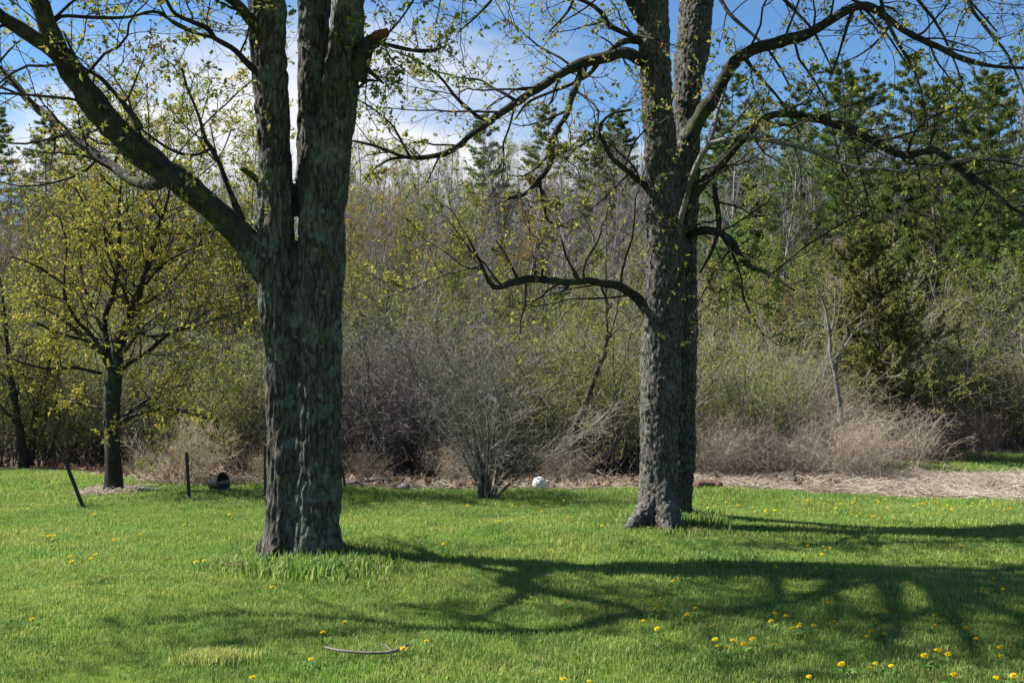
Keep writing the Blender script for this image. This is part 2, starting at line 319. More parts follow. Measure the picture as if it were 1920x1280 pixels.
# ------------------------------------------------------------------ the ground
def sstep(a, b, x): t = np.clip((x - a) / (b - a), 0, 1); return t * t * (3 - 2 * t)
def height(x, y):
    x = np.asarray(x, float); y = np.asarray(y, float)
    sl = 0.32 + 0.05 * sstep(2, 16, x)
    yy = np.maximum(y - 24, 0); yy = 60 * np.tanh(yy / 60)
    h = sl * (yy - 4 * (1 - np.exp(-yy / 4)))
    lump = 0.035 * np.sin(x * 0.9 + 1.3) * np.sin(y * 0.7) + 0.02 * np.sin(x * 2.1 + y * 1.7)
    return h + lump * (1 - sstep(60, 100, y))
EDGE = np.array([(-60, 24), (-14, 21.5), (-9.5, 20), (-7.3, 18.2), (-5.6, 17.0), (-4.0, 16.6), (-2.0, 16.2), (-0.6, 16.0), (0.4, 16.3), (1.9, 16.3), (2.8, 15.9), (5, 15.2), (7.4, 14.3), (20, 13), (60, 10)])
def edge_y(x): return np.interp(x, EDGE[:, 0], EDGE[:, 1])
def build_ground():
    xs = np.concatenate([np.linspace(-400, -24, 24)[:-1], np.linspace(-24, 24, 121), np.linspace(24, 400, 24)[1:]])
    ys = np.concatenate([np.linspace(-60, 0, 20)[:-1], np.linspace(0, 30, 91), np.linspace(30, 130, 60)[1:], np.linspace(130, 900, 20)[1:]])
    X, Y = np.meshgrid(xs, ys); Z = height(X, Y)
    n = len(xs); i, j = np.meshgrid(np.arange(len(ys) - 1), np.arange(n - 1), indexing='ij'); q = (i * n + j).ravel()
    m, nt, o = mat('ground'); b = nd(nt, 'ShaderNodeBsdfDiffuse'); at_ = nd(nt, 'ShaderNodeAttribute'); at_.attribute_name = 'var'
    p = pos_vec(nt, (1, 1, 1), 'World')
    soil = ramp(nt, noise(nt, p, 9, 6, 0.7), [(0.3, (0.045, 0.075, 0.015)), (0.6, (0.08, 0.12, 0.022)), (0.8, (0.12, 0.11, 0.05))])
    lit = ramp(nt, noise(nt, p, 14, 7, 0.75), [(0.3, (0.07, 0.05, 0.04)), (0.55, (0.17, 0.13, 0.105)), (0.75, (0.30, 0.25, 0.21))])
    nt.links.new(mixc(nt, at_.outputs['Fac'], soil, lit), b.inputs['Color']); nt.links.new(b.outputs[0], o.inputs[0])
    wild = sstep(-0.25, 0.35, Y - edge_y(X) + 0.25 * np.sin(X * 3.1) * np.sin(X * 1.3 + 2))
    back = sstep(19.0, 19.6, Y) * sstep(6.0, 7.0, X) * (1 - sstep(23.5, 25, Y))            # mown strip behind the straw
    wild = np.where(X > 5.5, np.maximum(wild - back, 0), wild)
    g = MB().add(np.stack([X, Y, Z], -1).reshape(-1, 3), np.stack([q, q + 1, q + n + 1, q + n], 1), wild.ravel()).obj('ground', m)
    tag(g, 'mown lawn rising into the wooded hillside behind', 'ground', kind='structure')
build_ground()

# ------------------------------------------------------------------ the two old maples
def limb_path(spec, D, n):                          # (u, v, depth offset, width px) -> resampled points and radii
    q = np.array([[*at(u, v, D + dd), 0.5 * w / F * (D + dd)] for u, v, dd, w in spec]); r = spline(q, n); return r[:, :3], np.maximum(r[:, 3], 0.003)
def capped(P, R, s):
    V, Fq = tubes(P[None], R[None], s); n = len(V); V = np.vstack([V, P[:1], P[-1:]])
    j = np.arange(s); j2 = (j + 1) % s; top = n - s
    Ft = np.vstack([np.stack([j2, j, np.full(s, n)], 1), np.stack([top + j, top + j2, np.full(s, n + 1)], 1)]); return V, Fq, Ft
def fused(parts, voxel):                            # one continuous wooden body out of several overlapping stems
    mb = MB()
    for P, R in parts:
        V, Fq, Ft = capped(P, R, 20); k = mb.n; mb.add(V, Fq); mb.F[3].append(Ft + k); mb.M[3].append(np.zeros(len(Ft)))
    me = mb.mesh('stem_body', []); o = bpy.data.objects.new('stem_body', me); C.objects.link(o)
    md = o.modifiers.new('r', 'REMESH'); md.mode = 'VOXEL'; md.voxel_size = voxel
    sm = o.modifiers.new('s', 'SMOOTH'); sm.iterations = 4; sm.factor = 0.5
    dg = bpy.context.evaluated_depsgraph_get(); ev = o.evaluated_get(dg); m2 = bpy.data.meshes.new_from_object(ev)
    n = len(m2.vertices); V = np.empty(n * 3, np.float32); m2.vertices.foreach_get('co', V); N = np.empty(n * 3, np.float32); m2.vertices.foreach_get('normal', N)
    C.objects.unlink(o); bpy.data.objects.remove(o); bpy.data.meshes.remove(me)
    return m2, V.reshape(-1, 3).astype(float), N.reshape(-1, 3).astype(float)
def set_co(me, V): me.vertices.foreach_set('co', V.astype(np.float32).ravel()); me.update(); me.polygons.foreach_set('use_smooth', np.ones(len(me.polygons), bool))
def furrowed(V, N, amp=1.0, seed=0):                # long broken ridges
    q = V * np.array([15, 15, 2.1]); w = np.stack([fbm(V * 5, seed + 20, 2), fbm(V * 5 + 9, seed + 30, 2), np.zeros(len(V))], 1) * 0.9
    d1, d2, idv = worley(q + w, seed); ridge = np.clip((d2 - d1) * 2.2, 0, 1)
    h = 0.021 * (ridge - 0.6) + 0.009 * (idv - 0.5) + 0.016 * fbm(V * np.array([30, 30, 9]), seed + 3, 3) + 0.04 * fbm(V * np.array([2.5, 2.5, 1.5]), seed + 5, 2)
    return V + N * (h * amp)[:, None]
def shaggy(V, N, seed=0):                           # overlapping loose plates that lift at their lower edge
    q = V * np.array([21, 21, 9.5]); w = np.stack([fbm(V * 9, seed + 20, 2), fbm(V * 9 + 7, seed + 30, 2), fbm(V * 9 + 3, seed + 40, 2)], 1) * 0.7
    d1, d2, idv = worley(q + w, seed); plate = np.clip((d2 - d1) * 2.6, 0, 1)
    h = 0.016 * plate + 0.018 * (idv - 0.5) * plate + 0.010 * fbm(V * np.array([30, 30, 14]), seed + 3, 3) + 0.03 * fbm(V * np.array([2.2, 2.2, 1.2]), seed + 5, 2) - 0.012
    return V + N * h[:, None]
def rough_tube(mb, P, R, s, seed, amp=0.16, tipcap=True):
    w_ = np.sin(np.linspace(0, np.pi, len(P))) ** 0.5; j_ = np.minimum(0.55 * R, 0.022) * w_
    P = P + np.stack([vnoise(P * 4.5, seed + 50 + a) * 0.65 + vnoise(P * 11, seed + 60 + a) * 0.35 for a in range(3)], 1) * j_[:, None]
    R = R * (1 + 0.16 * vnoise(P * 7, seed + 77) * (len(P) > 8))
    V, Fq, Ft = capped(P, R, s); n = len(P)
    rr = np.concatenate([np.repeat(R, s), [0.0, 0.0]]); ctr = np.vstack([np.repeat(P, s, 0), P[:1], P[-1:]]); N = norm(V - ctr)
    V = V + N * (rr * (amp * fbm(V * 12, seed, 3) + 0.10 * fbm(V * 3, seed + 7, 2) + 0.06 * fbm(V * 40, seed + 9, 2)))[:, None]
    k = mb.n; mb.add(V, Fq); mb.F[3].append(Ft + k); mb.M[3].append(np.zeros(len(Ft))); return mb

def maple_twigs(rng, limbs, tree, nm, per_m=4.2, up=0.02, leafn=4, leafsize=0.045, lmax=1.25, nvis=999):
    """side branches, twigs and opening leaves along a list of (P, R) limbs"""
    n = 26; P = []; R = []; L = []
    for p, r in limbs:
        q = spline(np.column_stack([p, r]), n); P.append(q[:, :3]); R.append(q[:, 3]); L.append(np.linalg.norm(np.diff(q[:, :3], axis=0), axis=1).sum())
    P = np.array(P); R = np.array(R); L = np.array(L)
    wood = MB(); tw = MB(); lv = MB()
    for b in range(len(P)):
        k = max(3, int((per_m if b < nvis else per_m * 0.72) * L[b]))
        p1, r1, l1 = grow(rng, P[b:b + 1], R[b:b + 1], k, (0.14, 0.99), 58, 16, min(0.30 * L[b] + 0.35, lmax), 0.35, lambda t: 1.15 - 0.6 * t, 9, up, 0.17, 0.42, 0.0045, 0.016, 0.75)
        V, Fq = tubes(p1, r1, 5); wood.add(V, Fq)
        p2, r2, l2 = grow(rng, p1, r1, 6, (0.25, 1.0), 48, 14, l1 * 0.46, 0.35, lambda t: 1.2 - 0.6 * t, 6, 0.03, 0.16, 0.55, 0.0026, 0.006, 0.6)
        V, Fq = tubes(p2, r2, 3); tw.add(V, Fq)
        p3, r3, l3 = grow(rng, p2, r2, 3, (0.3, 1.0), 45, 14, l2 * 0.45, 0.35, None, 3, 0.05, 0.15, 0.6, 0.0018, 0.004, 0.5)
        V, Fq = tubes(p3, r3, 3); tw.add(V, Fq)
        keep = rng.random(len(p3)) < 0.8
        tips = p3[keep][:, -1]
        pos = np.repeat(tips, leafn, 0)
        if len(pos): lv.add(*leaves(rng, pos, leafsize, 0.6, (0, 0, -0.25), 0.012))
        mid = along(rng, p2, 1); mid = mid[rng.random(len(mid)) < 0.3]
        if len(mid): lv.add(*leaves(rng, np.repeat(mid, 2, 0), leafsize * 0.8, 0.6, (0, 0, 0.1), 0.01))
    return wood, tw, lv

def crown_limbs(rng, P, R, k, t, ang, L, up, n=20, rr=0.5):
    p, r, l = grow(rng, P[None], R[None], k, t, ang, 10, L, 0.25, None, n, up, 0.075, rr, 0.012, 0.16, 0.85); return [(p[i], r[i]) for i in range(k)]

def left_maple():
    D = 9.5; rng = np.random.default_rng(11); base = on_ground(565, 1038)
    t = empty('maple_tree', base); tag(t, 'old maple with three lichen-covered stems and a long limb reaching over the leaning post', 'tree', 'old maples on the lawn')
    def S(spec, n=40): return limb_path(spec, D, n)
    stemL = S([(541, 1075, 0, 104), (542, 1000, 0, 94), (541, 900, 0, 84), (538, 760, 0, 78), (530, 640, 0, 80), (520, 520, 0, 78), (516, 430, 0, 72), (516, 330, 0, 66), (512, 220, -.02, 66), (504, 120, -.05, 66), (501, 30, -.1, 66), (496, -120, -.2, 62), (480, -380, -.4, 50)], 60)
    stemR = S([(588, 1075, -.05, 104), (588, 1000, -.05, 96), (590, 880, -.05, 92), (592, 760, -.05, 90), (593, 650, -.03, 88), (596, 540, -.02, 90), (604, 420, 0, 88), (612, 320, 0, 84), (626, 230, 0, 74), (640, 150, 0, 66), (650, 60, 0, 64), (656, -40, 0, 62), (676, -330, .2, 50)], 60)
    stemM = S([(590, 420, .15, 66), (582, 320, .2, 62), (584, 230, .22, 58), (586, 130, .25, 56), (588, 40, .3, 58), (590, -80, .4, 54), (580, -360, .7, 42)], 44)
    limbA = S([(560, 600, .05, 40), (520, 540, .0, 54), (482, 480, -.05, 60), (436, 425, -.15, 52), (350, 350, -.3, 48), (285, 302, -.4, 48), (228, 255, -.5, 46), (180, 200, -.6, 46), (140, 145, -.7, 46), (112, 100, -.75, 44), (88, 40, -.85, 38), (65, -20, -.95, 34), (20, -140, -1.2, 26), (-60, -300, -1.5, 12)], 60)
    roots = [S([(540, 985, -.05, 60), (517, 1028, -.2, 34), (496, 1055, -.4, 18), (474, 1088, -.7, 6)], 14), S([(610, 990, -.05, 56), (630, 1030, -.1, 30), (655, 1052, -.1, 10)], 12),
             S([(566, 940, -.02, 60), (565, 1035, -.08, 60), (562, 1085, -.1, 50)], 12), S([(530, 1000, .15, 60), (500, 1026, .25, 30), (478, 1036, .4, 10)], 12), S([(600, 1000, .2, 60), (640, 1030, .4, 26), (665, 1036, .6, 8)], 12)]
    me, V, N = fused([stemL, stemR, stemM, (limbA[0][:12], limbA[1][:12])] + roots, 0.0158)
    V = furrowed(V, N, 1.0, 3); set_co(me, V - base); me.materials.clear(); me.materials.append(M['maple_bark'])
    tr = link('trunk', me, t); tr['label'] = 'thick fused trunk with green and grey lichen'
    mid = []
    def limb(path, m='limb_bark', name='limb', lab=None, s=14, seed=1, loc=True):
        mb = MB(); rough_tube(mb, path[0] - base, path[1], s, seed); o = mb.obj(name, M[m], t)
        if lab: o['label'] = lab
        return o
    limb((limbA[0][9:], limbA[1][9:]), lab='long mossy limb rising away from the trunk', s=22, seed=4)
    specs = [
        [(118, 110, -.75, 30), (85, 85, -.8, 30), (45, 58, -.9, 28), (0, 30, -1.0, 26), (-70, -20, -1.2, 20), (-200, -90, -1.5, 8)],
        [(318, 330, -.35, 26), (290, 345, -.2, 22), (262, 345, 0, 19), (225, 325, .2, 18), (160, 275, .5, 17), (100, 225, .8, 16), (60, 195, 1.0, 14), (0, 130, 1.3, 12), (-90, 60, 1.7, 6)],
        [(452, 412, -.1, 15), (432, 360, -.15, 11), (415, 315, -.2, 10), (398, 280, -.25, 9), (385, 262, -.3, 9), (372, 215, -.4, 6), (350, 160, -.5, 5), (340, 120, -.6, 3)],
        [(398, 278, -.25, 8), (370, 290, -.3, 6), (340, 288, -.35, 6), (300, 268, -.4, 5), (262, 240, -.45, 4)],
        [(262, 242, -.48, 16), (248, 215, -.5, 12), (215, 175, -.5, 9), (185, 145, -.5, 8), (150, 120, -.5, 6), (118, 60, -.5, 4)],
        [(100, 40, -.8, 9), (120, 30, -.7, 7), (180, 33, -.6, 6), (240, 32, -.5, 6), (290, 22, -.5, 6), (325, 40, -.4, 5), (385, 70, -.3, 4)],
        [(492, 145, -.05, 14), (470, 125, -.15, 12), (440, 95, -.2, 11), (400, 72, -.25, 10), (392, 55, -.3, 10), (360, 40, -.35, 9), (330, 28, -.4, 8), (312, 0, -.45, 6), (290, -60, -.5, 4)],
        [(398, 70, -.25, 7), (360, 60, -.35, 5), (320, 40, -.5, 4), (300, 10, -.6, 3)],
        [(492, 62, -.1, 26), (470, 40, -.2, 22), (448, 12, -.3, 20), (410, -20, -.5, 18), (330, -90, -.9, 12), (230, -160, -1.3, 6)],
        [(668, 150, -.05, 34), (682, 110, -.1, 32), (694, 82, -.15, 26), (712, 66, -.2, 18)],
        [(690, 78, -.12, 9), (720, 82, -.1, 8), (760, 92, 0, 8), (800, 96, .1, 7), (822, 92, .15, 4)],
        [(676, 115, -.1, 10), (690, 130, -.1, 8), (705, 145, -.1, 7), (720, 157, -.1, 4)],
        [(655, 172, 0, 8), (672, 165, 0, 7), (690, 152, 0, 6), (708, 152, 0, 4)],
        [(700, 80, -.1, 6), (720, 70, 0, 5), (748, 40, .2, 4), (775, 0, .4, 4), (790, -40, .5, 3)],
    ]
    limbs = [(limbA[0][14:], limbA[1][14:])]
    for i, sp in enumerate(specs):
        pr = S(sp, 26); limb(pr, s=10, seed=20 + i, name='limb' if sp[0][3] > 14 else 'branch'); limbs.append(pr)
    # broken stubs
    for sp, nm in (([(492, 342, -.02, 16), (474, 330, -.12, 12), (462, 322, -.2, 11), (452, 316, -.26, 9)], 'broken_stub'), ([(694, 86, -.12, 22), (704, 70, -.2, 20), (716, 63, -.24, 17), (725, 60, -.27, 14)], 'broken_stub')):
        pr = S(sp, 10); mb = MB(); rough_tube(mb, pr[0] - base, pr[1], 12, 70, 0.25); o = mb.obj(nm, M['limb_bark'] if sp[0][3] < 20 else M['broken'], tr)
        o['label'] = 'short broken stub' if sp[0][3] < 20 else 'splintered stub with reddish broken wood'
    # the crown above
    over = []
    for st, k, az in ((stemL, 8, 0), (stemR, 8, 1), (stemM, 7, 2)):
        over += crown_limbs(rng, st[0][-13:], st[1][-13:], k, (0.1, 1.0), 48, 3.0, 0.0)
        top = st[0][-1]; dirn = norm(st[0][-1] - st[0][-8]); pts = np.array([top + dirn * x + np.array([math.sin(x * 1.3 + az) * .2, math.cos(x + az) * .2, 0]) for x in np.linspace(0, 4.5, 20)])
        over.append((pts, np.linspace(st[1][-1], 0.02, 20)))
        over += crown_limbs(rng, pts, np.linspace(st[1][-1], 0.02, 20), 7, (0.1, 0.95), 42, 2.4, 0.03)
    for a, bs in (((-1.6, 9.4, 5.9), (0.6, 7.6, 7.6)), ((-1.7, 9.3, 6.4), (-0.6, 6.6, 7.4)), ((-2.2, 9.4, 6.2), (-2.4, 6.6, 7.0)), ((-1.6, 9.5, 6.8), (1.2, 8.8, 8.6)), ((-2.3, 9.4, 6.6), (-4.4, 7.6, 7.4)), ((-1.8, 9.2, 7.2), (0.6, 7.0, 9.4)), ((-2.0, 9.2, 7.6), (-1.4, 6.6, 9.6)), ((-1.7, 9.4, 8.0), (1.6, 8.4, 10.4)), ((-2.2, 9.4, 7.4), (-4.0, 8.6, 9.6)), ((-2.3, 9.4, 5.7), (-5.4, 7.7, 6.8)), ((-2.3, 9.4, 6.0), (-4.7, 7.0, 7.4)), ((-2.2, 9.3, 6.2), (-3.4, 6.7, 6.6)), ((-2.3, 9.4, 6.6), (-6.0, 8.6, 7.6)), ((-2.1, 9.3, 6.8), (-2.8, 7.0, 8.2)), ((-4.4, 8.1, 5.7), (-8.4, 7.8, 6.5)), ((-1.7, 9.3, 6.2), (-0.4, 7.2, 6.3))):  # unseen limbs added above the view to widen the shadows on the lawn
        a = np.array(a); bs = np.array(bs); q = spline(np.array([a, a * .65 + bs * .35 + rng.normal(0, .15, 3) + [0, 0, .15], a * .3 + bs * .7 + rng.normal(0, .2, 3), bs]), 22); over.append((q, np.linspace(.10, .015, 22)))
        over += crown_limbs(rng, q, np.linspace(.10, .015, 22), 4, (0.25, .95), 45, 1.5, 0.0)
    over = [(p, r) for p, r in over if not (p[:, 1].max() > 10.7 and p[:, 2].min() < 9.5)]  # crown thinned at the back so sunlight reaches the shaggy trunk
    for i, (p, r) in enumerate(over): limb((p, r), s=9, seed=100 + i)
    wood, tw, lv = maple_twigs(rng, limbs + over, t, 'l', 4.6, nvis=len(limbs))
    # sprigs of leaves on the stems
    sp = []
    for st in (stemL, stemM):
        p, r, l = grow(rng, st[0][None, 24:50], st[1][None, 24:50], 34, (0, 1), 70, 20, 0.34, 0.4, None, 7, 0.05, 0.2, 0.05, 0.003, 0.004); sp.append((p, r))
    for p, r in sp:
        V, Fq = tubes(p, r, 3); tw.add(V, Fq); lv.add(*leaves(rng, along(rng, p, 10, (0.4, 1)), 0.05, 0.6, (0, 0, -.3), 0.02))
    for mb, nm, m in ((wood, 'branches', 'twig'), (tw, 'twigs', 'twig'), (lv, 'crown', 'maple_leaf')):
        mb.V = [v - base for v in mb.V]; mb.obj(nm, M[m], t, smooth=(nm != 'crown'))
left_maple()

def right_maple():
    D = 11.7; rng = np.random.default_rng(23); base = on_ground(1235, 985)
    t = empty('maple_tree', base); tag(t, 'old maple with a shaggy double trunk and drooping limbs beside the white ball', 'tree', 'old maples on the lawn')
    def S(spec, n=40): return limb_path(spec, D, n)
    f = S([(1236, 1010, 0, 96), (1236, 970, 0, 84), (1236, 900, 0, 74), (1237, 800, 0, 72), (1240, 680, 0, 74), (1246, 560, 0, 76), (1250, 470, 0, 72), (1246, 390, 0, 66), (1240, 300, 0, 64), (1234, 200, -.05, 62), (1228, 100, -.1, 62), (1226, 20, -.15, 62), (1222, -100, -.2, 58), (1210, -360, -.5, 44)], 64)
    bk = S([(1268, 985, 1.0, 60), (1270, 960, .95, 56), (1272, 880, .8, 56), (1276, 760, .6, 58), (1278, 640, .45, 60), (1276, 520, .4, 62), (1278, 430, .4, 60), (1284, 340, .45, 56), (1288, 250, .5, 54), (1290, 160, .55, 56), (1300, 80, .6, 66), (1306, 0, .7, 64), (1316, -120, .9, 56), (1350, -360, 1.3, 42)], 60)
    limbR = S([(1262, 380, .3, 40), (1272, 310, .3, 40), (1290, 262, .25, 32), (1315, 215, .15, 27), (1342, 175, .05, 26), (1362, 140, -.05, 25), (1382, 112, -.1, 24), (1420, 90, -.2, 22), (1465, 78, -.3, 20), (1510, 66, -.4, 20), (1545, 48, -.5, 18), (1585, 22, -.6, 17), (1622, 10, -.7, 17), (1665, 36, -.8, 13), (1710, 66, -.9, 12), (1760, 88, -1.0, 11), (1800, 108, -1.1, 10), (1860, 124, -1.2, 8), (1930, 130, -1.4, 6), (2010, 150, -1.6, 4)], 70)
    roots = [S([(1240, 900, -.04, 64), (1239, 960, -.16, 58), (1236, 1012, -.32, 48)], 12), S([(1236, 900, -.02, 66), (1228, 960, -.1, 66), (1216, 1000, -.2, 40)], 12), S([(1230, 940, -.1, 50), (1205, 965, -.25, 36), (1188, 982, -.4, 24), (1160, 1000, -.6, 8)], 12), S([(1245, 945, -.15, 50), (1250, 975, -.35, 34), (1255, 1005, -.55, 14)], 12), S([(1225, 945, .1, 50), (1200, 962, .3, 22), (1180, 968, .5, 8)], 12), S([(1275, 930, .9, 40), (1292, 955, 1.1, 18), (1300, 966, 1.2, 8)], 10)]
    me, V, N = fused([f, bk, (limbR[0][:12], limbR[1][:12])] + roots, 0.0158)
    V = shaggy(V, N, 5); set_co(me, V - base); me.materials.clear(); me.materials.append(M['shag_bark'])
    tr = link('trunk', me, t); tr['label'] = 'double trunk with flaking grey bark plates'
    def limb(path, m='limb_bark', name='limb', lab=None, s=12, seed=1):
        mb = MB(); rough_tube(mb, path[0] - base, path[1], s, seed); o = mb.obj(name, M[m], t)
        if lab: o['label'] = lab
        return o
    limb((limbR[0][9:], limbR[1][9:]), s=16, seed=3, lab='high arching limb over the cedar')
    specs = [
        ([(1235, 118, -.1, 34), (1200, 112, -.15, 26), (1172, 97, -.2, 23), (1140, 106, -.2, 22), (1085, 120, -.25, 19), (1040, 145, -.3, 18), (1000, 172, -.35, 18), (965, 195, -.4, 16), (930, 218, -.4, 14), (885, 252, -.45, 12), (845, 282, -.5, 11), (800, 296, -.55, 10), (755, 294, -.6, 8), (715, 278, -.65, 6), (680, 268, -.7, 5), (650, 262, -.7, 3)], 'limb_bark', 'long low limb sweeping towards the other maple'),
        ([(1210, 78, -.1, 14), (1185, 78, -.15, 13), (1162, 82, -.2, 12), (1140, 100, -.22, 9)], 'limb_bark', None),
        ([(1098, 118, -.25, 14), (1085, 150, -.3, 13), (1070, 190, -.4, 13), (1062, 215, -.45, 12), (1042, 245, -.5, 12), (1030, 280, -.55, 12), (1032, 305, -.6, 11), (1015, 332, -.6, 10), (990, 360, -.65, 8), (965, 370, -.7, 7), (940, 371, -.7, 5)], 'limb_bark', 'crooked branch hanging down from the low limb'),
        ([(1012, 340, -.6, 7), (1016, 365, -.6, 6), (1022, 390, -.6, 6), (1030, 415, -.6, 4), (1065, 428, -.6, 3)], 'limb_bark', None),
        ([(1120, 118, -.2, 10), (1105, 138, -.1, 8), (1070, 158, 0, 7), (1030, 175, .1, 6), (990, 192, .2, 5), (972, 215, .3, 4), (965, 225, .3, 3)], 'limb_bark', None),
        ([(968, 190, -.4, 8), (945, 175, -.4, 6), (925, 165, -.3, 5), (900, 150, -.2, 4), (860, 145, -.1, 3), (800, 130, 0, 3)], 'limb_bark', None),
        ([(915, 222, -.4, 9), (900, 222, -.4, 8), (880, 205, -.4, 7), (850, 178, -.4, 6), (825, 145, -.4, 5), (790, 118, -.4, 4), (740, 95, -.4, 3)], 'limb_bark', None),
        ([(770, 296, -.6, 6), (755, 270, -.6, 5), (735, 235, -.6, 4), (700, 205, -.6, 4), (668, 185, -.6, 3)], 'limb_bark', None),
        ([(760, 295, -.6, 6), (730, 300, -.6, 5), (700, 318, -.6, 3), (680, 345, -.6, 2)], 'limb_bark', None),
        ([(1212, 88, -.1, 16), (1190, 72, -.2, 13), (1165, 58, -.3, 11), (1142, 46, -.4, 11), (1130, 25, -.5, 9), (1105, 8, -.6, 8), (1060, -10, -.8, 6)], 'limb_bark', None),
        ([(1222, 60, -.1, 36), (1196, 20, -.25, 30), (1180, -10, -.35, 26), (1130, -100, -.6, 18), (1050, -190, -1, 10)], 'limb_bark', None),
        ([(1250, 612, .05, 34), (1220, 588, .03, 26), (1198, 562, 0, 19), (1165, 539, -.15, 16), (1115, 529, -.5, 15), (1070, 528, -.6, 14), (1030, 526, -.7, 14), (995, 522, -.75, 14), (960, 530, -.8, 13), (930, 540, -.85, 10), (915, 525, -.9, 8), (905, 500, -.95, 7), (895, 480, -1.0, 5), (875, 440, -1.1, 3)], 'limb_bark', 'low gnarled limb curving out above the bare shrub'),
        ([(1068, 528, -.6, 9), (1060, 540, -.6, 7), (1052, 546, -.62, 4)], 'limb_bark', None),
        ([(1085, 527, -.6, 8), (1075, 505, -.65, 6), (1062, 480, -.7, 4), (1050, 440, -.8, 3)], 'limb_bark', None),
        ([(972, 526, -.8, 8), (962, 505, -.8, 5), (948, 478, -.8, 4), (930, 450, -.8, 3)], 'limb_bark', None),
        ([(905, 498, -.95, 4), (860, 508, -1.0, 4), (815, 520, -1.0, 3), (760, 545, -1.0, 3), (720, 556, -1.0, 2)], 'pale_limb', None),
        ([(1245, 385, .05, 22), (1215, 354, .0, 15), (1190, 332, -.1, 12), (1162, 310, -.35, 11), (1143, 290, -.4, 10), (1132, 265, -.45, 8), (1122, 245, -.5, 7), (1132, 225, -.5, 6), (1150, 212, -.5, 5), (1185, 206, -.5, 5)], 'limb_bark', None),
        ([(1122, 244, -.5, 6), (1105, 262, -.5, 5), (1080, 280, -.5, 4), (1060, 300, -.5, 3)], 'limb_bark', None),
        ([(1262, 470, -.02, 26), (1273, 425, -.2, 15), (1282, 390, -.32, 12), (1294, 345, -.5, 11), (1312, 300, -.62, 11), (1328, 271, -.7, 11), (1370, 262, -.8, 10), (1410, 256, -.85, 10), (1460, 267, -.9, 9), (1520, 283, -.95, 8), (1560, 299, -1.0, 7), (1610, 317, -1.0, 9), (1650, 316, -1.0, 7), (1700, 321, -1.05, 7), (1775, 306, -1.1, 7), (1820, 298, -1.15, 6), (1880, 300, -1.2, 5), (1960, 290, -1.3, 3)], 'pale_limb', 'pale branch reaching out level'),
        ([(1328, 272, -.7, 10), (1338, 240, -.65, 10), (1346, 205, -.6, 8), (1360, 165, -.5, 6)], 'pale_limb', None),
        ([(1280, 400, .25, 26), (1310, 352, .2, 20), (1350, 308, .1, 17), (1392, 262, 0, 16), (1425, 226, -.1, 15), (1465, 214, -.2, 15), (1510, 218, -.3, 14), (1550, 228, -.4, 14), (1600, 246, -.5, 13), (1645, 268, -.6, 14), (1690, 292, -.7, 15), (1728, 286, -.8, 13), (1762, 284, -.9, 13), (1785, 305, -.95, 12), (1820, 330, -1.0, 11), (1860, 358, -1.1, 9), (1900, 392, -1.2, 8), (1950, 410, -1.3, 5)], 'limb_bark', 'dark mossy limb arching and then sagging at its end'),
        ([(1290, 440, .2, 20), (1320, 432, .1, 15), (1352, 438, 0, 14), (1372, 455, -.1, 14), (1388, 480, -.2, 13), (1408, 502, -.3, 10), (1440, 512, -.4, 7), (1490, 545, -.6, 4)], 'limb_bark', None),
        ([(1338, 350, .1, 12), (1345, 390, .05, 11), (1348, 425, 0, 10), (1340, 460, 0, 7), (1325, 490, 0, 5), (1312, 512, 0, 3)], 'limb_bark', None),
        ([(1352, 440, 0, 6), (1375, 480, -.1, 5), (1390, 520, -.2, 4), (1395, 560, -.3, 4), (1415, 600, -.4, 3), (1432, 630, -.5, 2)], 'limb_bark', None),
        ([(1700, 292, -.7, 6), (1712, 255, -.7, 4), (1740, 225, -.7, 4), (1790, 200, -.7, 3)], 'limb_bark', None),
        ([(1790, 310, -.95, 6), (1850, 300, -.9, 5), (1920, 312, -.9, 3)], 'limb_bark', None),
        ([(1600, 18, -.6, 8), (1585, 60, -.6, 6), (1570, 110, -.6, 5), (1555, 150, -.6, 4)], 'limb_bark', None),
        ([(1395, 108, -.1, 9), (1430, 150, -.2, 6), (1465, 190, -.2, 5), (1500, 250, -.3, 3)], 'limb_bark', None),
        ([(1440, 520, -.4, 5), (1500, 470, -.5, 4), (1560, 430, -.6, 4), (1640, 390, -.8, 3)], 'limb_bark', None),
    ]
    limbs = [(limbR[0][12:], limbR[1][12:])]
    for i, (sp, m, lab) in enumerate(specs):
        pr = S(sp, 34 if len(sp) > 8 else 20); limb(pr, m, 'limb' if sp[0][3] > 15 else 'branch', lab, 10, 30 + i); limbs.append(pr)
    over = []
    for st, k, az in ((f, 9, 0), (bk, 9, 2)):
        over += crown_limbs(rng, st[0][-15:], st[1][-15:], k, (0.1, 1.0), 52, 3.2, -0.005)
        top = st[0][-1]; dirn = norm(st[0][-1] - st[0][-8]); pts = np.array([top + dirn * x + np.array([math.sin(x * 1.3 + az) * .2, math.cos(x + az) * .2, 0]) for x in np.linspace(0, 4.5, 20)])
        over.append((pts, np.linspace(st[1][-1], 0.02, 20))); over += crown_limbs(rng, pts, np.linspace(st[1][-1], 0.02, 20), 7, (0.1, 0.95), 42, 2.4, 0.03)
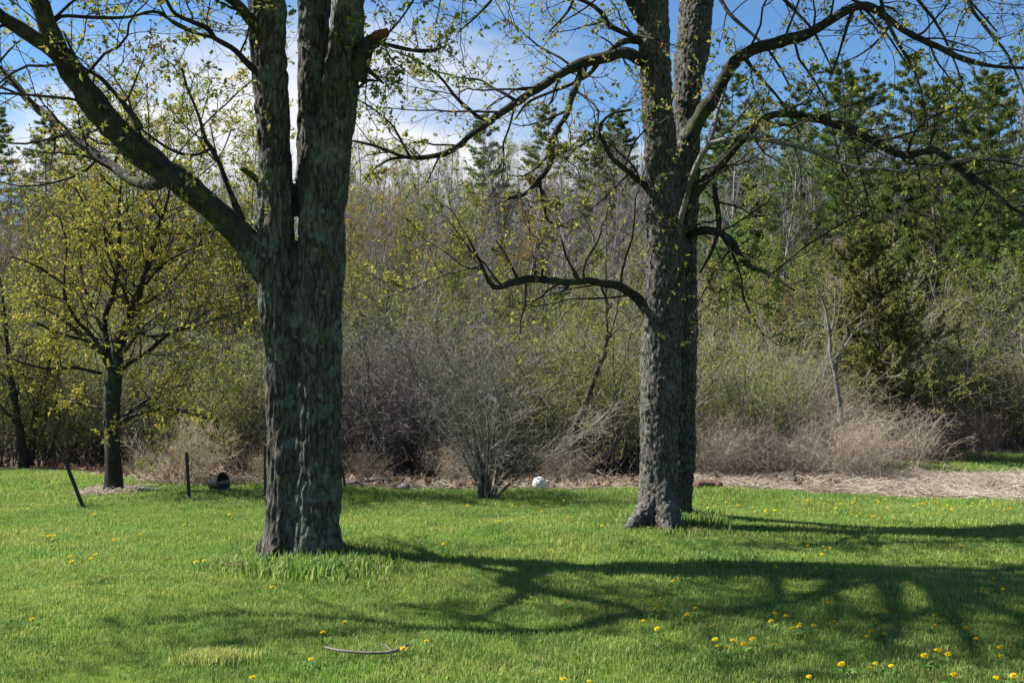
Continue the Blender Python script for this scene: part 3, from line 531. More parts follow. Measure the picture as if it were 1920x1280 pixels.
    # long sprays that hang into view on the cedar's side
    for u0, v0, d0, u1, v1, d1 in ((1330, -40, .3, 1480, 160, -.4), (1500, -120, -.3, 1700, 120, -1.0), (1640, -60, -.8, 1740, 240, -1.2), (1600, -200, .4, 1870, 60, .1), (1780, -80, -.6, 1930, 200, -.9), (1120, -80, -.4, 1030, 60, -.9), (1000, -100, -.8, 860, 60, -1.0), (1650, -150, 1.5, 1810, 170, 1.7), (1420, -90, 1.0, 1560, 130, 1.6)):
        p, r = S([(u0, v0, d0, 9), ((u0 * 2 + u1) / 3 - 10, (v0 * 2 + v1) / 3, (d0 * 2 + d1) / 3, 7), ((u0 + 2 * u1) / 3 + 10, (v0 + 2 * v1) / 3, (d0 + 2 * d1) / 3, 5), (u1, v1, d1, 3)], 20); over.append((p, r))
    for i, (p, r) in enumerate(over): limb((p, r), s=9, seed=200 + i)
    wood, tw, lv = maple_twigs(rng, limbs + over, t, 'r', 4.2, leafn=3, leafsize=0.048, nvis=len(limbs))
    for st, a, b, k in ((f, 46, 60, 22), (bk, 42, 56, 24), (bk, 24, 34, 12), (f, 24, 32, 10)):
        p, r, l = grow(rng, st[0][None, a:b], st[1][None, a:b], k, (0, 1), 75, 15, 0.42, 0.35, None, 7, 0.05, 0.2, 0.05, 0.003, 0.004)
        V, Fq = tubes(p, r, 3); tw.add(V, Fq); lv.add(*leaves(rng, along(rng, p, 9, (0.55, 1)), 0.058, 0.6, (0, 0, -.3), 0.02))
    for mb, nm, m in ((wood, 'branches', 'twig'), (tw, 'twigs', 'twig'), (lv, 'crown', 'maple_leaf')):
        mb.V = [v - base for v in mb.V]; mb.obj(nm, M[m], t, smooth=(nm != 'crown'))
right_maple()
print('maples', round(time.time() - T0, 1))
# ------------------------------------------------------------------ kinds of trees and shrubs for the wood
def bole(rng, H, r0, n=14, lean=0.05, wig=0.035, r1=0.12):
    d = norm(np.array([rng.normal(0, lean), rng.normal(0, lean), 1.0])); p = [np.array([0, 0, -0.25])]
    for j in range(n - 1):
        p.append(p[-1] + d * (H + 0.25) / (n - 1)); d = norm(d + np.array([rng.normal(0, wig), rng.normal(0, wig), 0.03]))
    s = np.linspace(0, 1, n); r = r0 * (1 - (1 - r1) * s); r[0] *= 1.45; return np.array(p)[None], r[None]
def parts(trunk, crown, tm, cm):
    return [('trunk', trunk.mesh('trunk', M[tm])), ('crown', crown.mesh('crown', [M[c] for c in cm], smooth=False))]
def bare_tree(seed, H=9, r=0.075, tm='grey_bark', tw='grey_twig', leaf=None, nleaf=0, ls=0.06, k1=26, spread=0.24, ang=38, up=0.07, t0=0.28, k3=6):
    rng = np.random.default_rng(seed); P, R = bole(rng, H, r)
    tk = MB(); V, Fq = tubes(P, R, 7); tk.add(V, Fq); cr = MB()
    p1, r1, l1 = grow(rng, P, R, k1, (t0, 0.98), ang, 9, H * spread, 0.25, lambda t: 1.25 - 0.85 * t, 9, up, 0.08, 0.48, 0.007, 0.05, 0.8)
    V, Fq = tubes(p1, r1, 4); cr.add(V, Fq)
    p2, r2, l2 = grow(rng, p1, r1, 7, (0.2, 0.98), 42, 12, l1 * 0.42, 0.3, lambda t: 1.2 - 0.6 * t, 6, up, 0.12, 0.5, 0.004, 0.012, 0.6)
    V, Fq = tubes(p2, r2, 3); cr.add(V, Fq)
    p3, r3, l3 = grow(rng, p2, r2, k3, (0.2, 1.0), 38, 12, l2 * 0.5, 0.3, None, 4, up, 0.12, 0.6, 0.0026, 0.005, 0.5)
    V, Fq = tubes(p3, r3, 3); cr.add(V, Fq)
    if leaf and nleaf: V, Fq, a = leaves(rng, along(rng, p3, nleaf), ls, 0.62, (0, 0, -.1), 0.03); cr.add(V, Fq, a, 1)
    return parts(tk, cr, tm, [tw] + ([leaf] if leaf else []))
def pine_tree(seed, H=12, r=0.13, t0=0.25, spread=0.2):
    rng = np.random.default_rng(seed); P, R = bole(rng, H, r, 16, 0.02, 0.012, 0.06); tk = MB(); V, Fq = tubes(P, R, 8); tk.add(V, Fq); cr = MB()
    p1, r1, l1 = grow(rng, P, R, int(H * 7), (t0, 0.985), 86, 7, H * spread, 0.3, lambda t: np.clip(1.25 * (1.02 - t) ** 0.75 + 0.06, 0.05, 0.95), 9, 0.05, 0.06, 0.4, 0.008, 0.045, 0.8)
    V, Fq = tubes(p1, r1, 4); cr.add(V, Fq)
    p2, r2, l2 = grow(rng, p1, r1, 9, (0.3, 1.0), 48, 10, l1 * 0.34, 0.25, lambda t: 1.3 - 0.7 * t, 5, 0.07, 0.08, 0.5, 0.004, 0.01, 0.6, 0.75)
    V, Fq = tubes(p2, r2, 3); cr.add(V, Fq)
    ps = along(rng, p2, 9, (0.2, 1)); V, Ft, a = needles(rng, ps, 0.17, 7, 0.024, 0.6); cr.add(V, Ft, a, 1)
    return parts(tk, cr, 'brown_bark', ['brown_bark', 'pine'])
def cedar(seed, H=4.9, spread=0.40):
    rng = np.random.default_rng(seed); P, R = bole(rng, H, 0.11, 14, 0.02, 0.02, 0.05); tk = MB(); V, Fq = tubes(P, R, 8); tk.add(V, Fq); cr = MB()
    p1, r1, l1 = grow(rng, P, R, 110, (0.10, 0.99), 58, 12, H * spread, 0.28, lambda t: np.clip(0.62 + 1.3 * t, 0, 1) * (1.12 - t) ** 0.7, 9, 0.055, 0.08, 0.3, 0.006, 0.03, 0.8)
    V, Fq = tubes(p1, r1, 4); cr.add(V, Fq)
    p2, r2, l2 = grow(rng, p1, r1, 9, (0.25, 1.0), 42, 12, l1 * 0.32, 0.3, lambda t: 1.3 - 0.7 * t, 5, 0.08, 0.1, 0.5, 0.003, 0.008, 0.6)
    V, Fq = tubes(p2, r2, 3); cr.add(V, Fq)
    ps = along(rng, p2, 13, (0.1, 1)); V, Ft, a = needles(rng, ps, 0.095, 5, 0.028, 0.7); cr.add(V, Ft, a, 1)
    return parts(tk, cr, 'brown_bark', ['brown_bark', 'cedar'])
def shrub(seed, H=2.4, stems=16, tm='shrub_twig', tw='shrub_twig', leaf=None, nleaf=0, ls=0.035, tilt=26, r=0.018, k2=9, k3=6, arch=0.03, wig=0.1, base=0.18, k4=0):
    rng = np.random.default_rng(seed); n = 10; b = np.stack([rng.normal(0, base, stems), rng.normal(0, base, stems), np.full(stems, -0.05)], 1)
    az = np.arange(stems) * 2.4 + rng.normal(0, .4, stems); el = np.radians(np.minimum(np.abs(rng.normal(tilt, tilt * 0.5, stems)), tilt * 1.6))
    D = np.stack([np.cos(az) * np.sin(el), np.sin(az) * np.sin(el), np.cos(el)], 1); ln = H * (1.05 + 0.2 * rng.normal(size=stems)); out = [b]
    for j in range(n - 1):
        out.append(out[-1] + D * (ln / (n - 1))[:, None]); D = norm(D + rng.normal(0, wig, D.shape) + np.array([0, 0, arch]))
    P = np.stack(out, 1); R = np.maximum((r * (0.7 + 0.6 * rng.random((stems, 1)))) * (1 - 0.8 * np.linspace(0, 1, n)[None]), 0.004)
    tk = MB(); V, Fq = tubes(P, R, 5); tk.add(V, Fq); cr = MB()
    p2, r2, l2 = grow(rng, P, R, k2, (0.15, 0.98), 40, 14, H * 0.34, 0.3, lambda t: 1.2 - 0.6 * t, 7, arch, wig * 1.3, 0.5, 0.0032, 0.009, 0.6); V, Fq = tubes(p2, r2, 3); cr.add(V, Fq)
    p3, r3, l3 = grow(rng, p2, r2, k3, (0.15, 1.0), 40, 14, l2 * 0.5, 0.3, None, 4, arch, wig * 1.3, 0.6, 0.0022, 0.005, 0.5); V, Fq = tubes(p3, r3, 3); cr.add(V, Fq)
    if k4: p3, r3, l3 = grow(rng, p3, r3, k4, (0.2, 1.0), 40, 14, l3 * 0.55, 0.3, None, 3, arch, wig, 0.6, 0.0018, 0.003, 0.5); V, Fq = tubes(p3, r3, 3); cr.add(V, Fq)
    if leaf and nleaf: V, Fq, a = leaves(rng, along(rng, p3, nleaf), ls, 0.6, (0, 0, 0.1), 0.03); cr.add(V, Fq, a, 1)
    return [('stems', tk.mesh('stems', M[tm])), ('crown', cr.mesh('crown', [M[tw]] + ([M[leaf]] if leaf else []), smooth=False))]
def bramble(seed, H=1.1, stems=95, m='tan_cane', spread=0.7):
    rng = np.random.default_rng(seed); n = 9; b = np.stack([rng.normal(0, spread * .55, stems), rng.normal(0, spread * .5, stems), np.full(stems, -0.04)], 1)
    az = rng.random(stems) * 6.28; el = np.radians(np.abs(rng.normal(20, 16, stems))); D = np.stack([np.cos(az) * np.sin(el), np.sin(az) * np.sin(el), np.cos(el)], 1)
    ln = H * 1.5 * (0.8 + 0.5 * rng.random(stems)); out = [b]
    for j in range(n - 1): out.append(out[-1] + D * (ln / (n - 1))[:, None]); D = norm(D + rng.normal(0, 0.13, D.shape) + np.array([0, 0, -0.14]) * (j / n + .3))
    P = np.stack(out, 1); P[..., 2] = np.maximum(P[..., 2], -0.04); R = np.maximum(0.010 * rng.random((stems, 1)) ** 1.6 * (1 - 0.7 * np.linspace(0, 1, n)[None]), 0.0022)
    tk = MB(); V, Fq = tubes(P, R, 3); tk.add(V, Fq); cr = MB()
    p2, r2, l2 = grow(rng, P, R, 7, (0.2, 1.0), 45, 18, H * 0.36, 0.35, None, 5, -0.05, 0.16, 0.6, 0.0022, 0.004, 0.5); V, Fq = tubes(p2, r2, 3); cr.add(V, Fq)
    p3, r3, l3 = grow(rng, p2, r2, 3, (0.2, 1.0), 45, 18, l2 * 0.5, 0.35, None, 3, -0.03, 0.16, 0.6, 0.0018, 0.003, 0.5); V, Fq = tubes(p3, r3, 3); cr.add(V, Fq)
    return [('stems', tk.mesh('stems', M[m])), ('crown', cr.mesh('crown', M[m], smooth=False))]

K = {}
K['bare'] = [bare_tree(100 + i, 9 + i * .5, 0.085 + .016 * (i % 3), k1=24 + i, spread=0.21 + .015 * (i % 3), t0=(0.3, 0.4, 0.22, 0.45)[i % 4]) for i in range(4)]
K['olive'] = [bare_tree(120 + i, 8.5, 0.075, 'brown_bark', 'dark_twig', 'olive_leaf', 4, 0.07, k1=24, k3=5, spread=0.24) for i in range(3)]
K['gold'] = [bare_tree(140 + i, 8, 0.07, 'brown_bark', 'dark_twig', 'gold_leaf', 4, 0.075, k1=22, k3=5, spread=0.27, ang=46) for i in range(2)]
K['lime'] = [bare_tree(150 + i, 9, 0.075, 'grey_bark', 'dark_twig', 'lime_leaf', 4, 0.068, k1=26, k3=5, spread=0.22, ang=30) for i in range(2)]
K['rust'] = [bare_tree(160, 5, 0.05, 'grey_bark', 'dark_twig', 'rust_leaf', 2, 0.08, k1=18, k3=5, spread=0.27, ang=50)]
K['pine'] = [pine_tree(170 + i, 12, 0.13, (0.22, 0.34, 0.12)[i], (0.19, 0.17, 0.21)[i]) for i in range(3)]
K['young_pine'] = [pine_tree(180, 6, 0.06, 0.3, 0.24)]
K['cedar'] = [cedar(190)]
K['grey_shrub'] = [shrub(200 + i, 2.6, 18, wig=0.13 + .03 * i) for i in range(3)]
K['olive_shrub'] = [shrub(210 + i, 2.4, 18, 'dark_twig', 'shrub_twig', 'olive_leaf', 5, 0.045, wig=0.12) for i in range(3)]
K['lime_shrub'] = [shrub(220 + i, 1.9, 16, 'dark_twig', 'shrub_twig', 'lime_leaf', 6, 0.042, tilt=34) for i in range(2)]
K['tangle'] = [shrub(230 + i, 2.9, 22, 'dark_twig', 'vine_twig', None, 0, tilt=22, wig=0.24, k2=12, k3=7, arch=-0.03) for i in range(2)]
K['bramble'] = [bramble(240 + i, 1.1, 90, ('tan_cane', 'tan_cane', 'red_cane')[i]) for i in range(3)]
print('kinds', round(time.time() - T0, 1))
LAB = {
    'bare': ('bare_tree', 'slender leafless grey tree', 'tree', 'leafless trees in the wood'),
    'olive': ('budding_tree', 'olive green budding tree', 'tree', 'olive budding trees in the wood'),
    'gold': ('budding_tree', 'golden yellow budding tree', 'tree', 'golden budding trees in the wood'),
    'lime': ('leafing_tree', 'tall fresh green leafing tree', 'tree', 'fresh green trees in the wood'),
    'rust': ('rusty_tree', 'small tree with rusty old leaves', 'tree', 'rusty small trees at the wood edge'),
    'pine': ('pine_tree', 'tall dark green pine', 'pine', 'pines in the wood'),
    'young_pine': ('pine_tree', 'young bright green pine with layered boughs', 'pine', 'young pines at the wood edge'),
    'grey_shrub': ('bare_shrub', 'leafless grey thicket shrub', 'shrub', 'leafless shrubs of the thicket'),
    'olive_shrub': ('green_shrub', 'olive shrub with new leaves', 'shrub', 'olive shrubs of the thicket'),
    'lime_shrub': ('green_shrub', 'low fresh green shrub in the thicket', 'shrub', 'fresh green shrubs of the thicket'),
    'tangle': ('vine_tangle', 'tall grey tangle of bare vines', 'shrub', 'vine tangles of the thicket'),
    'bramble': ('bramble', 'dry arching bramble patch', 'bramble', 'dry brambles at the wood edge'),
}
prng = np.random.default_rng(77)
def zone(x, y):
    u = 960 + F * x / y; far = 'high uphill' if y > 45 else ('partway uphill' if y > 31 else 'at the foot of the hillside')
    w = 'behind the twin-stemmed tree' if u < 110 else 'behind the young maple' if u < 330 else 'behind the tan bush' if u < 480 else 'behind the three-stemmed maple' if u < 650 else 'between the two old maples' if u < 840 else 'behind the bare bush' if u < 1040 else 'behind the leaning sapling' if u < 1200 else 'behind the shaggy maple' if u < 1310 else 'between the shaggy maple and the pale sapling' if u < 1520 else 'behind the pale sapling and cedar' if u < 1780 else 'beyond the straw strip'
    if 1520 <= u < 1780 and y < 23.5: w = 'around the pale sapling and cedar'
    if 1040 <= u < 1200 and y < 17.8: w = 'in front of the leaning sapling'
    return far, w
def plant(kind, x, y, sc=1.0, rz=None, i=None, label=None, name=None, sx=1.0, group=True, cat=None, drop=0.0):
    ps = K[kind]; ps = ps[int(prng.integers(len(ps))) if i is None else i]; nm, lb, ct, gp = LAB.get(kind, (kind, label, cat, None))
    o = empty(name or nm, (x, y, float(height(x, y)) - drop), prng.random() * 6.28 if rz is None else rz, sc); o.scale = (sc * sx, sc * sx, sc)
    if not label: a_, w_ = zone(x, y); label_ = '%s %s%s' % (lb, (a_ + ', ') if y > 31 else '', w_)
    if not label and kind in ('grey_shrub', 'olive_shrub', 'lime_shrub', 'bramble', 'tangle'):
        lo, hi = (0.5, 0.65) if kind == 'bramble' else (0.85, 1.2)
        label_ = ('small ' if sc < lo else 'large ' if sc > hi else '') + label_
    tag(o, label or label_, cat or ct, gp if (group and not label) else None)
    for n, me in ps: link(n, me, o)
    return o
def at_px(u, d): return (u - 960) / F * d
def row(kind, us, d0, d1, s0, s1, sx=1.0, only=None):
    for u in us:
        d = prng.uniform(d0, d1)
        if kind != 'bramble' and 1545 < u < 2000 and d < 25.4: d = 25.4 + (d - d0) * 0.6
        plant(kind, at_px(u + prng.uniform(-25, 25), d), d, prng.uniform(s0, s1), sx=sx, i=only)

# far rows first: the hillside from one side of the picture to the other
row('bare', range(-260, 2200, 58), 58, 76, 0.6, 0.8)
row('bare', range(-240, 2200, 62), 45, 58, 0.58, 0.8)
row('bare', range(-200, 1500, 66), 35, 44, 0.55, 0.75)
row('bare', range(1400, 2150, 80), 32, 42, 0.7, 1.0)
row('bare', range(300, 1300, 95), 26, 33, 0.45, 0.65)
row('olive', range(-220, 2200, 165), 46, 62, 0.8, 1.0)
row('olive', range(-180, 2200, 120), 33, 44, 0.55, 0.85)
row('olive', range(-150, 2150, 130), 24, 31, 0.42, 0.62)
row('gold', (690, 770, 840, 960, 1320, 380, 440, 1000), 30, 36, 0.55, 0.72)
row('gold', (30, 130, 720, 1010), 36, 44, 0.75, 0.9)
row('bare', range(630, 1340, 34), 38, 54, 0.6, 0.82)
row('bare', range(640, 1340, 60), 28, 36, 0.5, 0.65)
row('gold', (660, 735, 800, 880, 970), 38, 46, 0.6, 0.75)
row('lime', (265, 360, 430, 200), 24, 27, 0.92, 1.08)
row('lime', (90, -60, -190, 900, 1390, 2080), 28, 36, 0.62, 0.8)
row('rust', (1540, 1600, 1480, 400, 470), 26, 28, 0.75, 0.95)
row('pine', (1380, 1460, 1545, 1590, 1660, 1720, 1790, 1850, 1905, 1970, 2060, 2160), 38, 50, 0.68, 0.95)
row('pine', (1620, 1750, 1860, 1960, 2080), 30, 36, 0.7, 0.9)
row('pine', (1150, 1180, 1010, 925, 1110), 42, 50, 0.68, 0.8)
row('pine', (1340, 1375, 1420, 1470, 1510), 36, 42, 0.55, 0.75)
row('olive', range(650, 1560, 70), 50, 64, 0.7, 0.85)
row('pine', (75, 130, -30, -150), 46, 54, 0.7, 0.8)
row('young_pine', (1405, 1440, 1385), 27, 31, 0.78, 0.98)
row('young_pine', (1850, 1900, 1700), 28, 32, 1.1, 1.3)
row('grey_shrub', range(-250, 2200, 62), 52, 78, 1.4, 2.1)
row('olive_shrub', range(-250, 2200, 85), 42, 70, 1.3, 1.9)
row('grey_shrub', range(-220, 2200, 90), 36, 46, 1.2, 1.7)
row('bare', range(-240, 2200, 48), 72, 84, 0.5, 0.7)
# the thicket
row('grey_shrub', range(-200, 2150, 85), 24, 31, 1.0, 1.45)
row('olive_shrub', range(-200, 2150, 95), 22, 27, 0.95, 1.35)
row('olive_shrub', (20, 90, 130, 250, 300), 20.5, 22.5, 0.8, 1.05)
row('olive_shrub', (450, 480, 430), 18.6, 20, 0.75, 0.95)
row('olive_shrub', (1040, 1090, 1150, 1175, 1120), 18.0, 20.5, 0.85, 1.1)
row('olive_shrub', (1330, 1380, 1420), 18.5, 21, 0.7, 0.9)
row('olive_shrub', (1010, 1130), 18.8, 20.5, 0.7, 0.95)
row('grey_shrub', (1330, 1350, 1400, 1460, 1800, 1870, 1930), 19.5, 23.5, 0.75, 1.05)
row('tangle', (675, 730, 780, 705, 820), 18.4, 20, 0.8, 1.0)
row('olive_shrub', (650, 850, 1000), 19, 20, 0.6, 0.8)
row('tangle', (560, 620, 860), 19.0, 21, 0.7, 0.9)
row('grey_shrub', (660, 760, 840, 880, 930), 20, 23, 0.95, 1.25)
row('lime_shrub', (1410, 1440, 1470), 20.5, 22, 0.85, 1.0)
row('lime_shrub', (1890, 1930, 860, 1170), 20.5, 25, 0.6, 0.85)
row('lime_shrub', (140, 250, -60, -120), 21.5, 23, 0.5, 0.7)
row('bramble', (1320, 1365, 1410, 1450, 1500, 1545, 1590, 1630, 1340, 1390), 17.2, 19.6, 0.32, 0.72, only=0)
row('bramble', (1350, 1440, 1520, 1580, 1690), 19.5, 21, 0.5, 0.95, only=1)
row('bramble', (1330, 1760, 1800, 1840, 1720, 1180), 21.5, 23.5, 0.55, 0.75, only=2)
row('bramble', (300, 470, 860, 700, 1075), 16.9, 17.6, 0.3, 0.42)
row('lime_shrub', (1345, 1500, 1620, 1790, 1850, 1730, 760, 620), 22, 26, 0.8, 1.1)
row('olive_shrub', range(-180, 2150, 75), 26, 33, 1.2, 1.6)
row('olive_shrub', (660, 720, 800, 850, 1340, 1400, 1480, 1800, 1880), 20.5, 23, 0.8, 1.1)
row('olive', (420, 470, 560, 660, 740, 830, 910, 1000, 1080, 1160, 1340, 1420, 1500, 1800, 1900), 25, 30, 0.5, 0.68)
print('wood', round(time.time() - T0, 1))

# ------------------------------------------------------------------ single trees and shrubs
p = on_ground(1672, 862); plant('cedar', p[0], p[1], 1.02, 0.6, label='dark olive cedar with a shaggy rounded cone of foliage', cat='cedar', name='cedar_tree')
K['tan_bush'] = [shrub(300, 1.25, 34, 'tan_cane', 'tan_cane', 'gold_leaf', 1, 0.022, tilt=34, r=0.008, k2=9, k3=7, base=0.25)]
p = on_ground(345, 912); plant('tan_bush', p[0], p[1] + .5, 0.82, 1, label='rounded tan bush behind the upright fence post', cat='bush', name='tan_bush')
K['bare_bush'] = [shrub(310, 1.9, 12, 'brown_bark', 'shrub_twig', None, 0, tilt=30, r=0.022, k2=13, k3=7, k4=3, arch=0.045, wig=0.09, base=0.07)]
def bare_bush():
    p = on_ground(915, 932); t = empty('bare_bush', p); tag(t, 'bare many-stemmed bush standing on the lawn beside the white ball', 'bush')
    for n, me in K['bare_bush'][0]: link(n, me, t)
    mb = MB()
    for i, (sp) in enumerate(([(905, 940, 0, 17), (904, 915, 0, 15), (903, 890, 0, 12), (896, 850, 0, 6), (885, 790, -.1, 4)], [(918, 940, 0, 12), (930, 915, -.05, 10), (943, 898, -.1, 8), (965, 870, -.2, 5), (985, 820, -.3, 3)], [(912, 925, 0, 8), (918, 890, 0, 7), (925, 840, .1, 5), (928, 760, .2, 3)], [(930, 915, 0, 8), (932, 880, .1, 6), (940, 830, .2, 4), (960, 770, .3, 3)])):
        P, R = limb_path(sp, p[1], 12); mb = MB(); rough_tube(mb, P - p, R, 8, i); mb.obj('stem', M['dark_twig'], t)
bare_bush()

def sapling(name, label, D, trunk, branches, m, leaf=None, seed=0, n=20, twm='grey_twig', dens=1.0, group=None):
    rng = np.random.default_rng(seed); P0 = np.array(at(*trunk[0][:2], D)); base = np.array([P0[0], D, float(height(P0[0], D))])
    t = empty(name, base); tag(t, label, 'tree', group)
    P, R = limb_path([(u, v, dd, w) for u, v, dd, w in trunk], D, 26); P[0, 2] = min(P[0, 2], base[2] - .1)
    mb = MB(); rough_tube(mb, P - base, R, 10, seed); mb.obj('trunk', M[m], t)
    L = [(P, R)]; mb = MB()
    for i, sp in enumerate(branches): q = limb_path(sp, D, 16); L.append(q); mb = MB(); rough_tube(mb, q[0] - base, q[1], 6, seed + i); mb.obj('limb', M[m], t)
    return t, base, L, rng
t, base, L, rng = sapling('leaning_sapling', 'thin leaning sapling with a crooked stem beside the shaggy maple', 17.6,
    [(1072, 850, 0, 13), (1080, 800, 0, 12), (1095, 760, 0, 11), (1118, 700, 0, 10), (1132, 665, 0, 9), (1138, 640, 0, 7), (1138, 600, 0, 5), (1136, 550, 0, 4), (1136, 480, 0, 3)],
    [[(1138, 642, 0, 4), (1155, 590, -.1, 4), (1160, 560, -.1, 3), (1168, 520, -.2, 2)], [(1140, 635, 0, 4), (1165, 610, .1, 3), (1195, 590, .2, 2)], [(1133, 672, 0, 3), (1110, 660, 0, 2), (1085, 650, 0, 2)]], 'brown_bark', seed=31)
tw = MB()
for P, R in L:
    p1, r1, l1 = grow(rng, P[None], R[None], 8, (0.4, 1), 45, 12, 0.5, 0.3, None, 6, 0.04, 0.14, 0.5, 0.003, 0.006); V, Fq = tubes(p1 - base, r1, 3); tw.add(V, Fq)
tw.obj('twigs', M['grey_twig'], t)
t, base, L, rng = sapling('pale_sapling', 'pale-barked sapling with forked bare branches beside the cedar', 19.0,
    [(1579, 862, 0, 10), (1577, 800, 0, 10), (1572, 740, 0, 9), (1566, 700, 0, 8), (1558, 665, 0, 7), (1556, 630, 0, 6), (1552, 600, 0, 5), (1545, 570, 0, 4), (1528, 535, 0, 3)],
    [[(1568, 695, 0, 6), (1572, 672, 0, 5), (1590, 640, -.1, 4), (1605, 615, -.1, 3), (1622, 600, -.2, 2)], [(1557, 625, 0, 4), (1565, 590, .1, 3), (1566, 540, .1, 2)], [(1545, 612, 0, 4), (1525, 605, -.1, 3), (1502, 600, -.1, 2)]], 'pale_limb', seed=37)
tw = MB()
for P, R in L:
    p1, r1, l1 = grow(rng, P[None], R[None], 8, (0.4, 1), 45, 12, 0.45, 0.3, None, 6, 0.04, 0.14, 0.5, 0.003, 0.006); V, Fq = tubes(p1 - base, r1, 3); tw.add(V, Fq)
tw.obj('twigs', M['grey_twig'], t)

def leafy(name, label, D, trunk, branches, seed, per_m, group=None, leaf='young_leaf', over=True, ls=0.052, lmax=1.3):
    t, base, L, rng = sapling(name, label, D, trunk, branches, 'limb_bark', seed=seed, group=group)
    L2 = [(L[0][0][7:], L[0][1][7:])] + L[1:]
    if over: L2 += crown_limbs(rng, L[0][0][8:], L[0][1][8:], 16, (0.0, 1), 55, 1.9, 0.04, rr=0.4)
    for i, (p, r) in enumerate(L2[1 + len(branches):]): mb = MB(); rough_tube(mb, p - base, r, 6, 300 + i); mb.obj('limb', M['twig'], t)
    wood, tw, lv = maple_twigs(rng, L2, t, 'y', per_m, 0.04, leafn=5, leafsize=ls, lmax=lmax)
    for b, nm, m in ((wood, 'branches', 'twig'), (tw, 'twigs', 'twig'), (lv, 'crown', leaf)):
        b.V = [v - base for v in b.V]; b.obj(nm, M[m], t, smooth=(nm != 'crown'))
leafy('young_maple_tree', 'young maple with yellow-green leaf clusters and straw at its foot', 15.7,
    [(214, 935, 0, 46), (214, 905, 0, 34), (212, 870, 0, 30), (211, 800, 0, 28), (210, 740, 0, 30), (216, 690, 0, 28), (225, 640, 0, 24), (238, 605, 0, 20), (255, 560, 0, 17), (270, 520, 0, 14), (285, 470, 0, 11), (300, 420, 0, 8), (318, 360, 0, 5), (325, 300, 0, 3)],
    [[(214, 700, 0, 18), (200, 650, 0, 15), (196, 600, .1, 12), (215, 540, .1, 10), (224, 470, .1, 9), (222, 400, .1, 7), (228, 330, .1, 4)],
     [(205, 690, 0, 12), (180, 640, -.3, 9), (145, 600, -.5, 7), (122, 560, -.6, 7), (120, 520, -.6, 5), (125, 460, -.6, 4), (110, 400, -.6, 3)],
     [(216, 800, 0, 12), (235, 785, -.2, 9), (270, 772, -.4, 8), (320, 766, -.6, 7), (360, 775, -.8, 5), (410, 790, -1, 3)],
     [(222, 790, 0, 9), (260, 760, .3, 7), (300, 735, .5, 5), (350, 720, .7, 3)],
     [(190, 700, 0, 7), (140, 690, -.4, 6), (80, 690, -.7, 5), (20, 672, -1, 3)],
     [(205, 765, 0, 7), (165, 760, .2, 5), (125, 750, .4, 3)],
     [(240, 600, 0, 8), (280, 630, -.3, 6), (340, 618, -.5, 5), (400, 600, -.8, 4), (470, 578, -1.2, 3)],
     [(262, 545, 0, 8), (300, 500, -.2, 6), (350, 470, -.3, 4), (400, 455, -.5, 3)],
     [(200, 630, .1, 8), (165, 560, .4, 6), (150, 490, .6, 5), (160, 420, .8, 3)], [(170, 640, -.4, 6), (100, 620, -.8, 5), (40, 590, -1.2, 3)], [(130, 540, -.6, 5), (70, 500, -.8, 4), (20, 480, -1, 3)], [(224, 480, .1, 6), (180, 420, -.2, 4), (140, 350, -.4, 3)]], 41, 5.2)
leafy('twin_stem_tree', 'small leafy tree with two leaning dark stems at the far lawn edge', 20.5,
    [(46, 874, 0, 20), (40, 830, 0, 17), (32, 780, 0, 14), (22, 720, 0, 11), (14, 650, 0, 8), (8, 580, 0, 5), (0, 520, 0, 3)],
    [[(56, 872, .1, 15), (62, 830, .1, 13), (64, 790, .1, 11), (74, 740, .1, 8), (90, 690, .1, 6), (100, 640, .1, 3)], [(36, 800, 0, 8), (0, 760, -.2, 6), (-50, 720, -.4, 4)], [(28, 760, 0, 7), (40, 700, .3, 5), (60, 640, .5, 3)]], 43, 5.0, over=False)
print('singles', round(time.time() - T0, 1))
# ------------------------------------------------------------------ grass
def blades(rng, n, pos, h, w, lean=0.35, var=None):
    az = rng.random(n) * 6.28; d = np.stack([np.cos(az), np.sin(az), np.zeros(n)], 1); sd = np.stack([-np.sin(az + rng.normal(0, .6, n)), np.cos(az), np.zeros(n)], 1)
    h = h[:, None]; ln = (np.abs(rng.normal(0, lean, n)) + 0.05)[:, None]; w = w[:, None] if np.ndim(w) else w
    m = pos + d * h * ln * 0.35 + np.array([0, 0, 1.]) * h * 0.6; t = pos + d * h * ln + np.array([0, 0, 1.]) * h * np.maximum(1 - 0.35 * ln, 0.3)
    b0 = pos - np.array([0, 0, .012]); V = np.stack([b0 - sd * w * .5, b0 + sd * w * .5, m + sd * w * .42, m - sd * w * .42, t], 1).reshape(-1, 3)
    k = (np.arange(n) * 5)[:, None]; v = np.repeat(rng.random(n) if var is None else var, 5)
    return V, k + np.array([[0, 1, 2, 3]]), k + np.array([[3, 2, 4]]), v
def add_blades(mb, V, Fq, Ft, v):
    k = mb.n; mb.add(V, Fq, v); mb.F[3].append(Ft + k); mb.M[3].append(np.zeros(len(Ft)))
